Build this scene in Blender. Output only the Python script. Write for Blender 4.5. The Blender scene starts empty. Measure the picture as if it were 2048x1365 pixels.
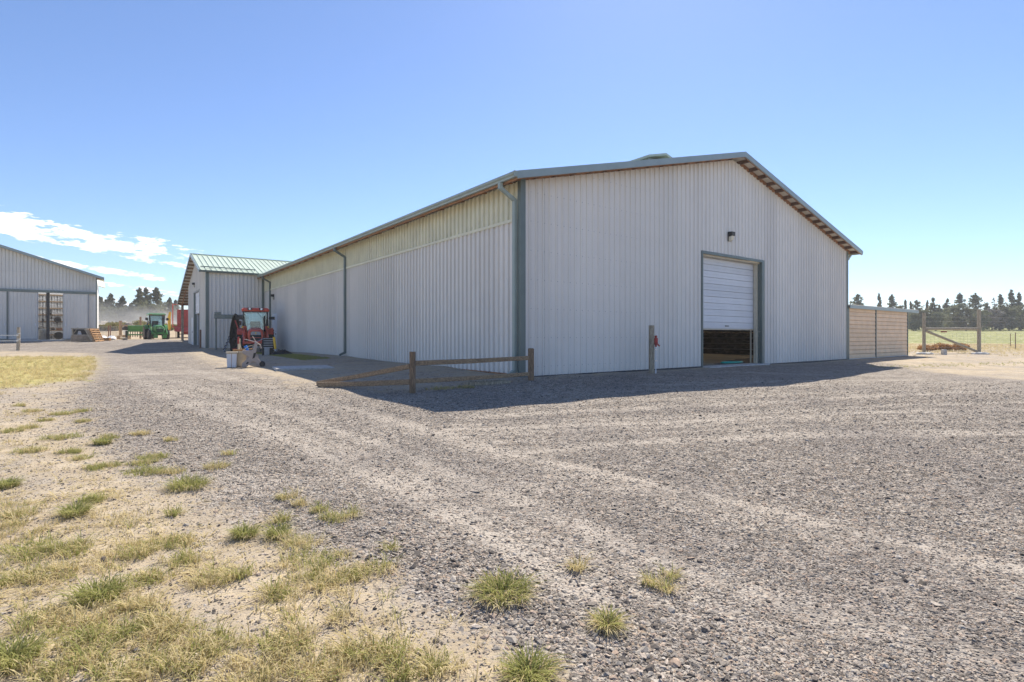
import bpy, math, random
import numpy as np
from mathutils import Vector, Matrix
R = math.radians
rnd = random.Random(7)
S = bpy.context.scene
COL = S.collection

# ------------------------------------------------------------------ camera
F, HY, CAMZ = 1072.9, 672.0, 1.05
cam = bpy.data.cameras.new('camera'); camo = bpy.data.objects.new('camera', cam); COL.objects.link(camo)
camo.location = (0, 0, CAMZ); camo.rotation_euler = (R(90), 0, 0)
cam.sensor_width = 36; cam.lens = 36 * F / 2048
cam.shift_y = (HY - 682.5) / 2048
cam.clip_start = .05; cam.clip_end = 6000
S.camera = camo

# ------------------------------------------------------------------ sun and sky
SUN = Vector((.297, 1.0, 1.191)).normalized()
EL = math.asin(SUN.z); AZ = math.atan2(SUN.x, SUN.y)
sun = bpy.data.lights.new('sun', 'SUN'); suno = bpy.data.objects.new('sun', sun); COL.objects.link(suno)
sun.energy = 3.4; sun.angle = R(.5); sun.color = (1, .925, .80)
suno.rotation_euler = SUN.to_track_quat('Z', 'Y').to_euler()
S.view_settings.view_transform = 'Standard'; S.view_settings.look = 'None'
S.view_settings.exposure = 1.17; S.view_settings.gamma = 1; S.view_settings.use_curve_mapping = False

world = bpy.data.worlds.new('World'); S.world = world; world.use_nodes = True
nt = world.node_tree; nt.nodes.clear()

class N:
    """small helper for shader nodes"""
    def __init__(s, t): s.t = t
    def n(s, k, **kw):
        d = s.t.nodes.new(k)
        for a, b in kw.items(): setattr(d, a, b)
        return d
    def l(s, a, b): s.t.links.new(a, b)
    def put(s, sock, v):
        if hasattr(v, 'is_output'): s.l(v, sock)
        elif v is not None: sock.default_value = v
    def m(s, op, a, b=None, c=None, clamp=False):
        d = s.n('ShaderNodeMath', operation=op, use_clamp=clamp)
        s.put(d.inputs[0], a)
        if b is not None: s.put(d.inputs[1], b)
        if c is not None: s.put(d.inputs[2], c)
        return d.outputs[0]
    def step(s, v, a, b, to0=0., to1=1.):
        d = s.n('ShaderNodeMapRange', interpolation_type='SMOOTHSTEP')
        s.put(d.inputs['Value'], v); d.inputs['From Min'].default_value = a; d.inputs['From Max'].default_value = b
        d.inputs['To Min'].default_value = to0; d.inputs['To Max'].default_value = to1
        return d.outputs['Result']
    def mix(s, f, a, b, blend='MIX'):
        d = s.n('ShaderNodeMix', data_type='RGBA', blend_type=blend)
        s.put(d.inputs[0], f)
        for k, v in ((6, a), (7, b)):
            s.put(d.inputs[k], (*v, 1) if isinstance(v, tuple) and len(v) == 3 else v)
        return d.outputs[2]
    def noise(s, vec, scale, detail=4, rough=.55, out='Fac'):
        d = s.n('ShaderNodeTexNoise'); s.put(d.inputs['Vector'], vec)
        d.inputs['Scale'].default_value = scale; d.inputs['Detail'].default_value = detail; d.inputs['Roughness'].default_value = rough
        return d.outputs[out]

w = N(nt)
skyt = w.n('ShaderNodeTexSky', sky_type='NISHITA', sun_disc=False)
skyt.sun_elevation = EL; skyt.sun_rotation = AZ; skyt.altitude = 900; skyt.air_density = 1.0; skyt.dust_density = .35; skyt.ozone_density = 2.2
tc = w.n('ShaderNodeTexCoord'); sp = w.n('ShaderNodeSeparateXYZ'); w.l(tc.outputs['Generated'], sp.inputs[0])
az = w.m('ARCTAN2', sp.outputs[0], sp.outputs[1]); el = w.m('ARCSINE', sp.outputs[2])
cv = w.n('ShaderNodeCombineXYZ'); w.put(cv.inputs[0], w.m('MULTIPLY', az, 13.)); w.put(cv.inputs[1], w.m('MULTIPLY', el, 46.))
n1 = w.m('MULTIPLY_ADD', w.m('ADD', w.m('MULTIPLY', w.noise(cv.outputs[0], 1.7, 10, .64), .72), w.m('MULTIPLY', w.noise(cv.outputs[0], 5.5, 8, .65), .28)), 1.7, -.35)
# cloud deck low in the north-west: a thick streak and thinner streaks under it, running on to the left
up = w.m('ADD', el, w.m('MULTIPLY', w.m('ADD', az, .66), .12))          # streaks dip gently to the right
band = w.m('MULTIPLY', w.step(up, .110, .128), w.step(up, .146, .176, 1, 0))
b2 = w.m('MULTIPLY', w.step(up, .090, .097), w.step(up, .100, .109, 1, 0))
b3 = w.m('MAXIMUM', w.m('MULTIPLY', w.step(up, .070, .076), w.step(up, .080, .087, 1, 0)), w.m('MULTIPLY', w.step(up, .046, .052), w.step(up, .056, .063, 1, 0)))
bands = w.m('MAXIMUM', band, w.m('MAXIMUM', w.m('MULTIPLY', b2, 1.0), w.m('MULTIPLY', b3, .93)))
side = w.m('MULTIPLY', w.step(az, -.57, -.45, 1, 0), w.step(az, -1.9, -1.5))
cl = w.m('MULTIPLY', w.step(w.m('ADD', n1, w.m('MULTIPLY', w.m('MULTIPLY', bands, side), .40)), .80, .93), .95)
hs = w.n('ShaderNodeHueSaturation'); hs.inputs['Saturation'].default_value = 1.0; hs.inputs['Value'].default_value = 1
skm = w.mix(1., skyt.outputs[0], (.915, .975, 1.12), 'MULTIPLY'); w.l(skm, hs.inputs['Color'])
skc = w.mix(w.m('MULTIPLY', cl, side), hs.outputs[0], (9.5, 9.6, 9.9))
bg = w.n('ShaderNodeBackground'); bg.inputs['Strength'].default_value = .070
w.l(skc, bg.inputs[0]); wo = w.n('ShaderNodeOutputWorld'); w.l(bg.outputs[0], wo.inputs[0])
S.cycles.max_bounces = 8

# ------------------------------------------------------------------ materials
def mat(name, base, rough=.6, metal=0., var=.12, scale=6., bump=0., bscale=40., alt=None, stretch=None, spec=.5, coord='Object', altat=(.5, .68)):
    m = bpy.data.materials.new(name); m.use_nodes = True
    k = N(m.node_tree); b = m.node_tree.nodes['Principled BSDF']
    tcn = k.n('ShaderNodeTexCoord'); vec = tcn.outputs[coord]
    if stretch:
        mp = k.n('ShaderNodeMapping'); k.l(vec, mp.inputs[0]); mp.inputs['Scale'].default_value = stretch; vec = mp.outputs[0]
    nz = k.noise(vec, scale, 6, .6)
    lo = tuple(c * (1 - var) for c in base); hi = tuple(min(1, c * (1 + var)) for c in base)
    c = k.mix(k.step(nz, .3, .7), lo, hi)
    if alt:
        n2 = k.noise(vec, scale * 2.3, 5, .65); c = k.mix(k.step(n2, *altat), c, alt)
    oi = k.n('ShaderNodeObjectInfo')
    c = k.mix(1., c, k.mix(k.m('MULTIPLY', oi.outputs['Random'], 1.), (.93, .93, .93), (1.05, 1.05, 1.05)), 'MULTIPLY')
    k.l(c, b.inputs['Base Color'])
    b.inputs['Roughness'].default_value = rough; b.inputs['Metallic'].default_value = metal
    b.inputs['Specular IOR Level'].default_value = spec
    if bump:
        bn = k.n('ShaderNodeBump'); bn.inputs['Strength'].default_value = bump; bn.inputs['Distance'].default_value = .02
        k.l(k.noise(vec, bscale, 6, .65), bn.inputs['Height']); k.l(bn.outputs[0], b.inputs['Normal'])
    return m

M = dict(
    siding=mat('siding_metal', (.82, .775, .715), .42, 0, .02, 1.1, .02, 6),
    siding2=mat('old_siding_metal', (.70, .675, .63), .5, 0, .04, .8, .05, 9),
    trim=mat('green_trim', (.155, .19, .175), .4, 0, .08, 3),
    fascia=mat('fascia_metal', (.30, .37, .37), .38, 0, .06, 3),
    gutter=mat('gutter_metal', (.36, .42, .38), .35, 0, .06, 3),
    roof=mat('roof_metal', (.58, .66, .52), .38, 0, .06, 2),
    soffit=mat('roof_underside', (.76, .71, .62), .7, 0, .1, 4),
    purlin=mat('purlin_wood', (.13, .065, .04), .8, 0, .5, 20, .2, 60, (.30, .24, .19), (1, 1, .3)),
    brown=mat('raw_timber', (.34, .17, .085), .8, 0, .3, 10, .2, 60),
    oldwood=mat('weathered_wood', (.29, .195, .12), .85, 0, .35, 5, .6, 45, (.14, .095, .065), (6, 6, 1)),
    railwood=mat('rail_wood', (.38, .265, .16), .85, 0, .35, 4, .6, 40, (.19, .125, .08), (1, 9, 9)),
    greywood=mat('grey_post_wood', (.41, .35, .26), .85, 0, .35, 6, .5, 40, (.17, .14, .11), (5, 5, .8)),
    pallet=mat('pallet_wood', (.36, .27, .19), .85, 0, .3, 9, .3, 40),
    orange=mat('orange_wood', (.42, .22, .08), .8, 0, .35, 9, .3, 40, (.16, .08, .04)),
    kick=mat('kickboard_wood', (.085, .075, .064), .85, 0, .6, 7, .4, 30, (.24, .21, .18), (1, .3, 1)),
    white=mat('white_paint', (.74, .75, .78), .4, 0, .03, 2),
    jamb=mat('cream_jamb', (.62, .55, .42), .5, 0, .08, 5),
    black=mat('black_plastic', (.018, .018, .02), .45, 0, .3, 8),
    dark=mat('dark_metal', (.045, .045, .048), .5, .3, .3, 8),
    rubber=mat('tyre_rubber', (.035, .034, .034), .8, 0, .3, 9, .2, 30, (.10, .085, .07)),
    steel=mat('grey_steel', (.33, .34, .36), .45, .4, .15, 8),
    chrome=mat('bright_steel', (.6, .6, .62), .25, .8, .1, 8),
    red=mat('red_paint', (.66, .10, .055), .35, 0, .12, 5),
    redold=mat('faded_red_paint', (.38, .045, .04), .6, 0, .3, 6, .1, 30, (.22, .05, .045)),
    green=mat('green_paint', (.045, .20, .045), .38, 0, .15, 5),
    greenl=mat('sunlit_roof_paint', (.16, .34, .17), .35, 0, .1, 5),  # lighter copy of the green paint, sunlight put into its colour
    yellow=mat('yellow_paint', (.78, .48, .03), .45, 0, .1, 5),
    blue=mat('blue_plastic', (.02, .19, .65), .35, 0, .1, 5),
    tan=mat('tan_siding', (.86, .61, .38), .55, 0, .08, 2, .05, 9),
    taupe=mat('taupe_plastic', (.40, .34, .31), .5, 0, .06, 6),
    cream=mat('cream_plastic', (.60, .51, .37), .5, 0, .08, 5),
    concrete=mat('concrete', (.50, .49, .47), .85, 0, .2, 8, .2, 30),
    rust=mat('rusty_steel', (.16, .075, .05), .8, 0, .4, 8, .3, 40, (.30, .17, .12)),
    mower=mat('dirty_mower_steel', (.028, .026, .024), .75, 0, .5, 10, .5, 18, (.20, .17, .11), None, .4, 'Object', (.60, .70)),
    hose=mat('teal_hose', (.02, .42, .34), .4, 0, .1, 5),
    redsign=mat('rust_red_sign', (.30, .075, .05), .6, 0, .3, 8),
    wire=mat('galvanised_wire', (.38, .38, .38), .4, .6, .1, 9),
    lens=mat('lamp_lens', (.72, .68, .56), .3, 0, .08, 9),
    tarp=mat('black_tarp', (.014, .014, .016), .5, 0, .4, 9, .4, 20),
    sand=mat('arena_sand', (.16, .145, .125), .95, 0, .2, 5, .5, 40, (.11, .10, .085)),
    bark=mat('bark', (.17, .13, .105), .9, 0, .3, 5, .4, 20),
    rock=mat('basalt_rock', (.10, .085, .075), .9, 0, .4, 3, .4, 12, (.24, .2, .16)),
    label=mat('white_marking', (.7, .7, .66), .5, 0, .05, 5),
)
def glassmat():
    m = bpy.data.materials.new('cab_glass'); m.use_nodes = True; k = N(m.node_tree); m.node_tree.nodes.clear()
    t = k.n('ShaderNodeBsdfTransparent'); g = k.n('ShaderNodeBsdfGlossy'); x = k.n('ShaderNodeMixShader'); f = k.n('ShaderNodeFresnel'); o = k.n('ShaderNodeOutputMaterial')
    t.inputs[0].default_value = (.82, .93, .97, 1); g.inputs['Roughness'].default_value = .04; f.inputs[0].default_value = 1.5
    k.l(k.m('ADD', f.outputs[0], .08), x.inputs[0]); k.l(t.outputs[0], x.inputs[1]); k.l(g.outputs[0], x.inputs[2]); k.l(x.outputs[0], o.inputs[0])
    return m
M['glass'] = glassmat()
def translucent(name, col, t=.45):
    m = bpy.data.materials.new(name); m.use_nodes = True; k = N(m.node_tree); m.node_tree.nodes.clear()
    d = k.n('ShaderNodeBsdfDiffuse'); tr = k.n('ShaderNodeBsdfTranslucent'); mx = k.n('ShaderNodeMixShader'); o = k.n('ShaderNodeOutputMaterial')
    tcn = k.n('ShaderNodeTexCoord'); c = k.mix(k.step(k.noise(tcn.outputs['Object'], 1.6, 5), .3, .7), tuple(x * .9 for x in col), col)
    k.l(c, d.inputs[0]); k.l(c, tr.inputs[0]); mx.inputs[0].default_value = t
    k.l(d.outputs[0], mx.inputs[1]); k.l(tr.outputs[0], mx.inputs[2]); k.l(mx.outputs[0], o.inputs[0])
    return m
M['sky_panel'] = translucent('translucent_panel', (.93, .90, .72), .12)

M['light_panel'] = translucent('light_wall_panel', (.93, .92, .86), .45)
M['clear_panel'] = translucent('added_skylight_sheet', (.93, .92, .88), .8)
def leafmat(name, a, b, t=.3, rough=.8):
    """foliage: colour differs from leaf clump to leaf clump and from plant to plant, some light passes through"""
    m = bpy.data.materials.new(name); m.use_nodes = True; k = N(m.node_tree); m.node_tree.nodes.clear()
    d = k.n('ShaderNodeBsdfDiffuse'); tr = k.n('ShaderNodeBsdfTranslucent'); mx = k.n('ShaderNodeMixShader'); o = k.n('ShaderNodeOutputMaterial')
    g = k.n('ShaderNodeNewGeometry'); oi = k.n('ShaderNodeObjectInfo')
    tcn = k.n('ShaderNodeTexCoord'); f = k.m('ADD', k.m('MULTIPLY', g.outputs['Random Per Island'], .4), k.m('ADD', k.m('MULTIPLY', oi.outputs['Random'], .2), k.m('MULTIPLY', k.step(k.noise(tcn.outputs['Object'], .9, 3), .35, .65), .4)))
    c = k.mix(f, a, b); k.l(c, d.inputs[0]); k.l(c, tr.inputs[0]); mx.inputs[0].default_value = t
    k.l(d.outputs[0], mx.inputs[1]); k.l(tr.outputs[0], mx.inputs[2]); k.l(mx.outputs[0], o.inputs[0])
    return m
M['pine'] = leafmat('juniper_needles', (.125, .13, .065), (.25, .245, .135), .38)
M['pine2'] = leafmat('pale_juniper_needles', (.17, .185, .10), (.31, .31, .19), .3)
M['greyleaf'] = leafmat('grey_twigs', (.25, .22, .19), (.40, .36, .31), .15)
M['sage'] = leafmat('sagebrush_leaves', (.22, .20, .07), (.40, .35, .14), .25)
M['weed'] = leafmat('dry_weed', (.36, .19, .07), (.58, .34, .16), .3)
M['grass'] = leafmat('green_grass', (.21, .24, .07), (.54, .50, .21), .45)
M['drygrass'] = leafmat('dry_grass', (.46, .37, .16), (.80, .69, .43), .4)

# ------------------------------------------------------------------ mesh helper
class MB:
    def __init__(s): s.v = []; s.f = []
    def add(s, vs, fs):
        o = len(s.v); s.v += [tuple(v) for v in vs]; s.f += [tuple(i + o for i in f) for f in fs]; return s
    def box(s, c, d, rot=None):
        x, y, z = (k / 2 for k in d); c = Vector(c)
        vs = [Vector(p) for p in ((-x, -y, -z), (x, -y, -z), (x, y, -z), (-x, y, -z), (-x, -y, z), (x, -y, z), (x, y, z), (-x, y, z))]
        if rot is not None:
            if not isinstance(rot, Matrix): rot = Matrix.Rotation(rot, 3, 'Z')
            vs = [rot @ p for p in vs]
        return s.add([p + c for p in vs], [(0, 3, 2, 1), (4, 5, 6, 7), (0, 1, 5, 4), (1, 2, 6, 5), (2, 3, 7, 6), (3, 0, 4, 7)])
    def bx(s, a, b):
        return s.box([(p + q) / 2 for p, q in zip(a, b)], [abs(q - p) for p, q in zip(a, b)])
    def bar(s, p, q, wd, ht, up=(0, 0, 1)):
        p = Vector(p); q = Vector(q); d = (q - p); L = d.length; d.normalize()
        x = d.cross(Vector(up)); x = x.normalized() if x.length > 1e-5 else Vector((1, 0, 0)); z = x.cross(d)
        return s.box((p + q) / 2, (wd, L, ht), Matrix((x, d, z)).transposed())
    def tube(s, pts, r, n=8, cap=True):
        pts = [Vector(p) for p in pts]; rs = r if isinstance(r, (list, tuple)) else [r] * len(pts)
        o = len(s.v); prev = None
        for i, p in enumerate(pts):
            d = (pts[min(i + 1, len(pts) - 1)] - pts[max(i - 1, 0)]).normalized()
            if prev is None: x = d.orthogonal().normalized()
            else:
                x = prev - d * prev.dot(d); x = x.normalized() if x.length > 1e-6 else d.orthogonal().normalized()
            prev = x; y = d.cross(x)
            for k in range(n):
                a = 2 * math.pi * k / n; s.v.append(tuple(p + (x * math.cos(a) + y * math.sin(a)) * rs[i]))
        for i in range(len(pts) - 1):
            for k in range(n):
                a = o + i * n + k; b = o + i * n + (k + 1) % n; s.f.append((a, b, b + n, a + n))
        if cap:
            s.f.append(tuple(o + k for k in reversed(range(n)))); e = o + (len(pts) - 1) * n; s.f.append(tuple(e + k for k in range(n)))
        return s
    def lathe(s, prof, c, axis='z', n=20):
        """prof: (radius, height) pairs turned about an axis through c"""
        o = len(s.v)
        for r, h in prof:
            for k in range(n):
                a = 2 * math.pi * k / n; p = (r * math.cos(a), r * math.sin(a), h)
                if axis == 'x': p = (h, p[0], p[1])
                elif axis == 'y': p = (p[0], h, p[1])
                s.v.append((p[0] + c[0], p[1] + c[1], p[2] + c[2]))
        for i in range(len(prof) - 1):
            for k in range(n):
                a = o + i * n + k; b = o + i * n + (k + 1) % n; s.f.append((a, b, b + n, a + n))
        s.f.append(tuple(o + k for k in range(n))); e = o + (len(prof) - 1) * n; s.f.append(tuple(e + k for k in range(n)))
        return s
    def prism(s, poly, a, b, axis='y'):
        """polygon in the two other axes, extruded from a to b along axis"""
        o = len(s.v); n = len(poly)
        for h in (a, b):
            for p, q in poly:
                s.v.append({'x': (h, p, q), 'y': (p, h, q), 'z': (p, q, h)}[axis])
        for k in range(n): s.f.append((o + k, o + (k + 1) % n, o + n + (k + 1) % n, o + n + k))
        s.f.append(tuple(o + k for k in reversed(range(n)))); s.f.append(tuple(o + n + k for k in range(n)))
        return s
    def mesh(s, name, m):
        me = bpy.data.meshes.new(name); me.from_pydata(s.v, [], s.f)
        import bmesh
        b = bmesh.new(); b.from_mesh(me); bmesh.ops.recalc_face_normals(b, faces=b.faces); b.to_mesh(me); b.free()
        me.materials.append(M[m] if isinstance(m, str) else m); return me
    def build(s, name, m, parent=None, smooth=False, bevel=0., sharp=35):
        me = s.mesh(name, m); o = bpy.data.objects.new(name, me); COL.objects.link(o)
        if parent: o.parent = parent
        if smooth:
            me.shade_smooth(); me.set_sharp_from_angle(angle=R(sharp))
        if bevel:
            bv = o.modifiers.new('bevel', 'BEVEL'); bv.width = bevel; bv.segments = 1; bv.limit_method = 'ANGLE'; bv.angle_limit = R(50)
        return o

def tag(o, label=None, cat=None, group=None, kind=None):
    for k, v in (('label', label), ('category', cat), ('group', group), ('kind', kind)):
        if v: o[k] = v
    return o
def thing(name, label, cat, loc=(0, 0, 0), rz=0., group=None):
    o = bpy.data.objects.new(name, None); COL.objects.link(o); o.empty_display_size = .2
    o.location = loc; o.rotation_euler = (0, 0, rz); return tag(o, label, cat, group)
def dup(root, loc, rz, label=None):
    def cp(o, par):
        c = o.copy(); COL.objects.link(c); c.parent = par
        for ch in [x for x in kids.get(o.name, [])]: cp(ch, c)
        return c
    kids = {}
    for x in COL.objects:
        if x.parent: kids.setdefault(x.parent.name, []).append(x)
    r = cp(root, None); r.location = loc; r.rotation_euler = (0, 0, rz)
    if label: r['label'] = label
    return r

# ------------------------------------------------------------------ places
PSI = math.atan2(.6, .8)
CX, CY = .233, 13.6
def uv(u, v): return (CX + .8 * u - .6 * v, CY + .6 * u + .8 * v)
GP = np.array([  # terrain heights measured at points of the yard
    (.23, 13.6, 0), (-1.9, 16.4, .10), (-7.2, 23.6, .17), (-10.5, 28, .17), (-16, 35.5, .2), (4, 16.4, -.02), (8, 19.4, -.02), (15.7, 25.2, -.06), (22, 30, -.07),
    (-19.4, 34, .27), (-25.1, 41.8, .5), (-27.8, 44.6, .66), (-22, 46, .6), (-37, 48, .69), (-30, 48, .69), (-48, 42, .60), (-60, 38, .5),
    (-33, 36, .06), (-26, 32, .02), (-40, 30, 0), (-2, 11.2, -.15), (-1.2, 8.6, -.17), (6.6, 12.5, -.13), (15, 20.7, -.2), (10, 15, -.2), (-5, 13.1, -.15), (-9.7, 19.5, -.08), (-14, 26, .02), (-15.6, 32, .1),
    (0, 0, -.25), (-10, 0, -.25), (10, 0, -.25), (0, -15, -.25), (-15, 12, -.2), (20, 10, -.25), (0, 4, -.25), (4, 5, -.25), (-4, 5, -.25), (-40, 0, -.25), (40, 0, -.25), (40, 15, -.2), (-40, 15, -.2), (0, -100, -.25), (-150, -60, -.25), (150, -60, -.25),
    (25, 33, -.05), (29, 34, -.05), (45, 36, -.05), (40, 50, -.02), (20, 50, 0),
    (-33, 52, .70), (-30, 61, .78), (-20, 61, .78), (-45, 61, .72), (-60, 61, .8), (-75, 92, 2.4), (-50, 88, 2.3), (-30, 88, 2.3), (0, 90, 1.8),
    (-110, 130, 4.6), (-60, 130, 4.5), (0, 130, 3.2), (20, 62, .05), (65, 62, .05), (45, 100, 1.5), (95, 100, 1.5), (45, 150, 3.45), (130, 150, 3.45), (200, 150, 3.4), (160, 60, .1),
    (-300, 300, 8), (0, 300, 8), (300, 300, 8), (-900, 900, 14), (0, 1200, 14), (900, 900, 14), (-900, 0, 3), (900, 0, 3), (0, -900, -1)], float)
_d = np.linalg.norm(GP[:, None, :2] - GP[None, :, :2], axis=2)
_A = np.zeros((len(GP) + 1,) * 2); _A[:-1, :-1] = _d; _A[:-1, -1] = 1; _A[-1, :-1] = 1
_wt = np.linalg.solve(_A, np.append(GP[:, 2], 0))
def gz(x, y):
    """ground height, numpy arrays or floats"""
    x = np.asarray(x, float); y = np.asarray(y, float)
    d = np.sqrt((x[..., None] - GP[:, 0]) ** 2 + (y[..., None] - GP[:, 1]) ** 2)
    return d @ _wt[:-1] + _wt[-1]
def G(x, y): return float(gz(x, y))
def at(px, py):
    """ground point seen at pixel (px, py) of the photograph"""
    g = -.1
    for _ in range(60):
        Z = (CAMZ - g) * F / (py - HY); X = (px - 1024) / F * Z; g = .5 * g + .5 * G(X, Z)
    return X, Z
def ray(px, Z): return (px - 1024) / F * Z
def zof(py, Z): return CAMZ - (py - HY) / F * Z

# ------------------------------------------------------------------ ground
def inpoly(x, y, P):
    r = np.zeros(x.shape, bool); n = len(P)
    for i in range(n):
        x0, y0 = P[i]; x1, y1 = P[(i + 1) % n]
        c = ((y0 > y) != (y1 > y)) & (x < (x1 - x0) * (y - y0) / (y1 - y0 + 1e-12) + x0); r ^= c
    return r
def segd(x, y, P, closed=False):
    d = np.full(x.shape, 1e9); n = len(P)
    for i in range(n if closed else n - 1):
        ax, ay = P[i]; bx, by = P[(i + 1) % n]; dx, dy = bx - ax, by - ay
        t = np.clip(((x - ax) * dx + (y - ay) * dy) / (dx * dx + dy * dy + 1e-12), 0, 1)
        d = np.minimum(d, np.hypot(x - ax - t * dx, y - ay - t * dy))
    return d
def sdf(x, y, P):
    return np.where(inpoly(x, y, P), 1, -1) * segd(x, y, P, True)
GRAVEL = [(1.5, -10), (.8, 1.0), (.3, 1.94), (-.6, 2.75), (-1.9, 3.8), (-3.8, 5.3), (-6.2, 7.6), (-9.5, 11.4), (-13.5, 17.2), (-20.5, 26.5), (-25, 31.5), (-34, 35.5), (-75, 38), (-75, 49.5), (-29, 49.8),
          (-24.5, 43.5), (-21.5, 38.5), (-18.6, 31), (-12.5, 22.3), (-8.3, 17), (-5.2, 13.2), (-3, 11.6), (-1.4, 12), (.2, 13.2), (8, 19), (15.5, 24.6), (16.4, 23), (14.6, 18.6), (14.8, 15.8), (30, 13), (60, 12), (60, -10)]
FIELD = [(20, 63), (400, 58), (420, 152), (20, 148)]
LAWN = [(-60, 18), (-28, 28.5), (-21, 27), (-15.5, 20), (-11.6, 14.6), (-12, 12.6), (-25, 12)]
TRACKS = [[at(*p) for p in P] for P in (
    [(205, 712), (330, 757), (480, 800), (640, 850), (800, 905), (960, 970), (1150, 1050), (1400, 1150), (1700, 1250), (2048, 1345)],
    [(250, 704), (420, 748), (600, 792), (800, 845), (1000, 905), (1400, 990), (1800, 1085), (2060, 1140)],
    [(215, 725), (330, 790), (480, 845), (640, 905), (800, 980), (960, 1065), (1200, 1200)],
    [(950, 832), (1300, 818), (1650, 798), (2048, 780)], [(900, 862), (1200, 850), (1600, 832), (2048, 818)], [(1000, 905), (1400, 880), (1750, 868), (2048, 868)], [(1300, 770), (1700, 762), (2048, 752)])]
def resample(P, n=14):
    P = np.array(P); d = np.concatenate([[0], np.cumsum(np.hypot(*np.diff(np.log(np.abs(P) + 1), axis=0).T))]); t = np.linspace(0, d[-1], n)
    return np.stack([np.interp(t, d, P[:, 0]), np.interp(t, d, P[:, 1])], 1)
_r = np.random.RandomState(12); _T = [resample(P) for P in TRACKS]; FINE = []
for a, b, n in ((0, 1, 4), (2, 0, 3), (3, 4, 2), (4, 5, 3), (6, 3, 2)):      # many faint wheel lines between and along the main ones
    for q in range(n):
        t = (q + .2 + .6 * _r.rand()) / n; FINE.append(([tuple(x) for x in _T[a] * (1 - t) + _T[b] * t], .35 + .6 * _r.rand(), .03 + .05 * _r.rand()))
FINE += [([tuple(x) for x in T], .95, .11) for T in _T]
def track_at(X, Z):
    t = np.zeros(X.shape)
    for P, k, wd in FINE: t = np.maximum(t, k * np.exp(-(segd(X, Z, P) / (wd + .0065 * np.abs(Z))) ** 2) * np.clip(1.35 - Z / 20, .12, 1))
    return t
yr = np.concatenate([np.linspace(-40, .8, 40), np.geomspace(1.0, 60, 330)[0:], np.geomspace(61, 1500, 60)])
tr_ = np.concatenate([-np.geomspace(40, 1.25, 30), np.linspace(-1.2, 1.2, 380), np.geomspace(1.25, 40, 30)])
YY, TT = np.meshgrid(yr, tr_, indexing='ij')
XX = TT * np.maximum(np.abs(YY), 1.0) * np.where(YY > 60, .6 + .4 * 60 / np.maximum(YY, 60), 1) * np.where(YY < 1, 3, 1)
# rows behind the camera share one wide spread so that the sheet has no folds
XX = np.where(YY < 1.0, TT * 3.0, XX)
ZZ = gz(XX, YY)
nr, nc = XX.shape
gsd = sdf(XX, YY, GRAVEL); fsd = sdf(XX, YY, FIELD); lsd = sdf(XX, YY, LAWN)
trk = track_at(XX, YY)
wid = np.clip(.22 * np.maximum(YY, 1), .45, 2.2)
A_gravel = np.clip(.5 + gsd / wid * .5, 0, 1); A_field = np.clip(.5 + fsd / 14, 0, 1); A_lawn = np.clip(.5 + lsd / 3, 0, 1)
_ax, _ay = (XX - CX), (YY - CY); _u = .8 * _ax + .6 * _ay; _v = -.6 * _ax + .8 * _ay
A_gravel = np.where((_u < .5) & (_u > -6) & (_v > -2) & (_v < 27), np.maximum(A_gravel, .45), A_gravel)
A_far = np.clip((YY - 30) / 30, 0, 1) * 1.0
ZZ = ZZ + .018 * np.sin(XX * 2.1 + np.sin(YY * 1.3)) * np.sin(YY * 1.7 + XX * .6) * np.clip(YY / 3, 0, 1) * np.clip(1.5 - YY / 20, 0, 1)
idx = np.arange(nr * nc).reshape(nr, nc)
quads = np.stack([idx[:-1, :-1], idx[:-1, 1:], idx[1:, 1:], idx[1:, :-1]], -1).reshape(-1, 4)
kindq = np.where(A_field.ravel()[quads].mean(1) > .5, 2, np.where(A_gravel.ravel()[quads].mean(1) > .5, 1, 0))

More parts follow.
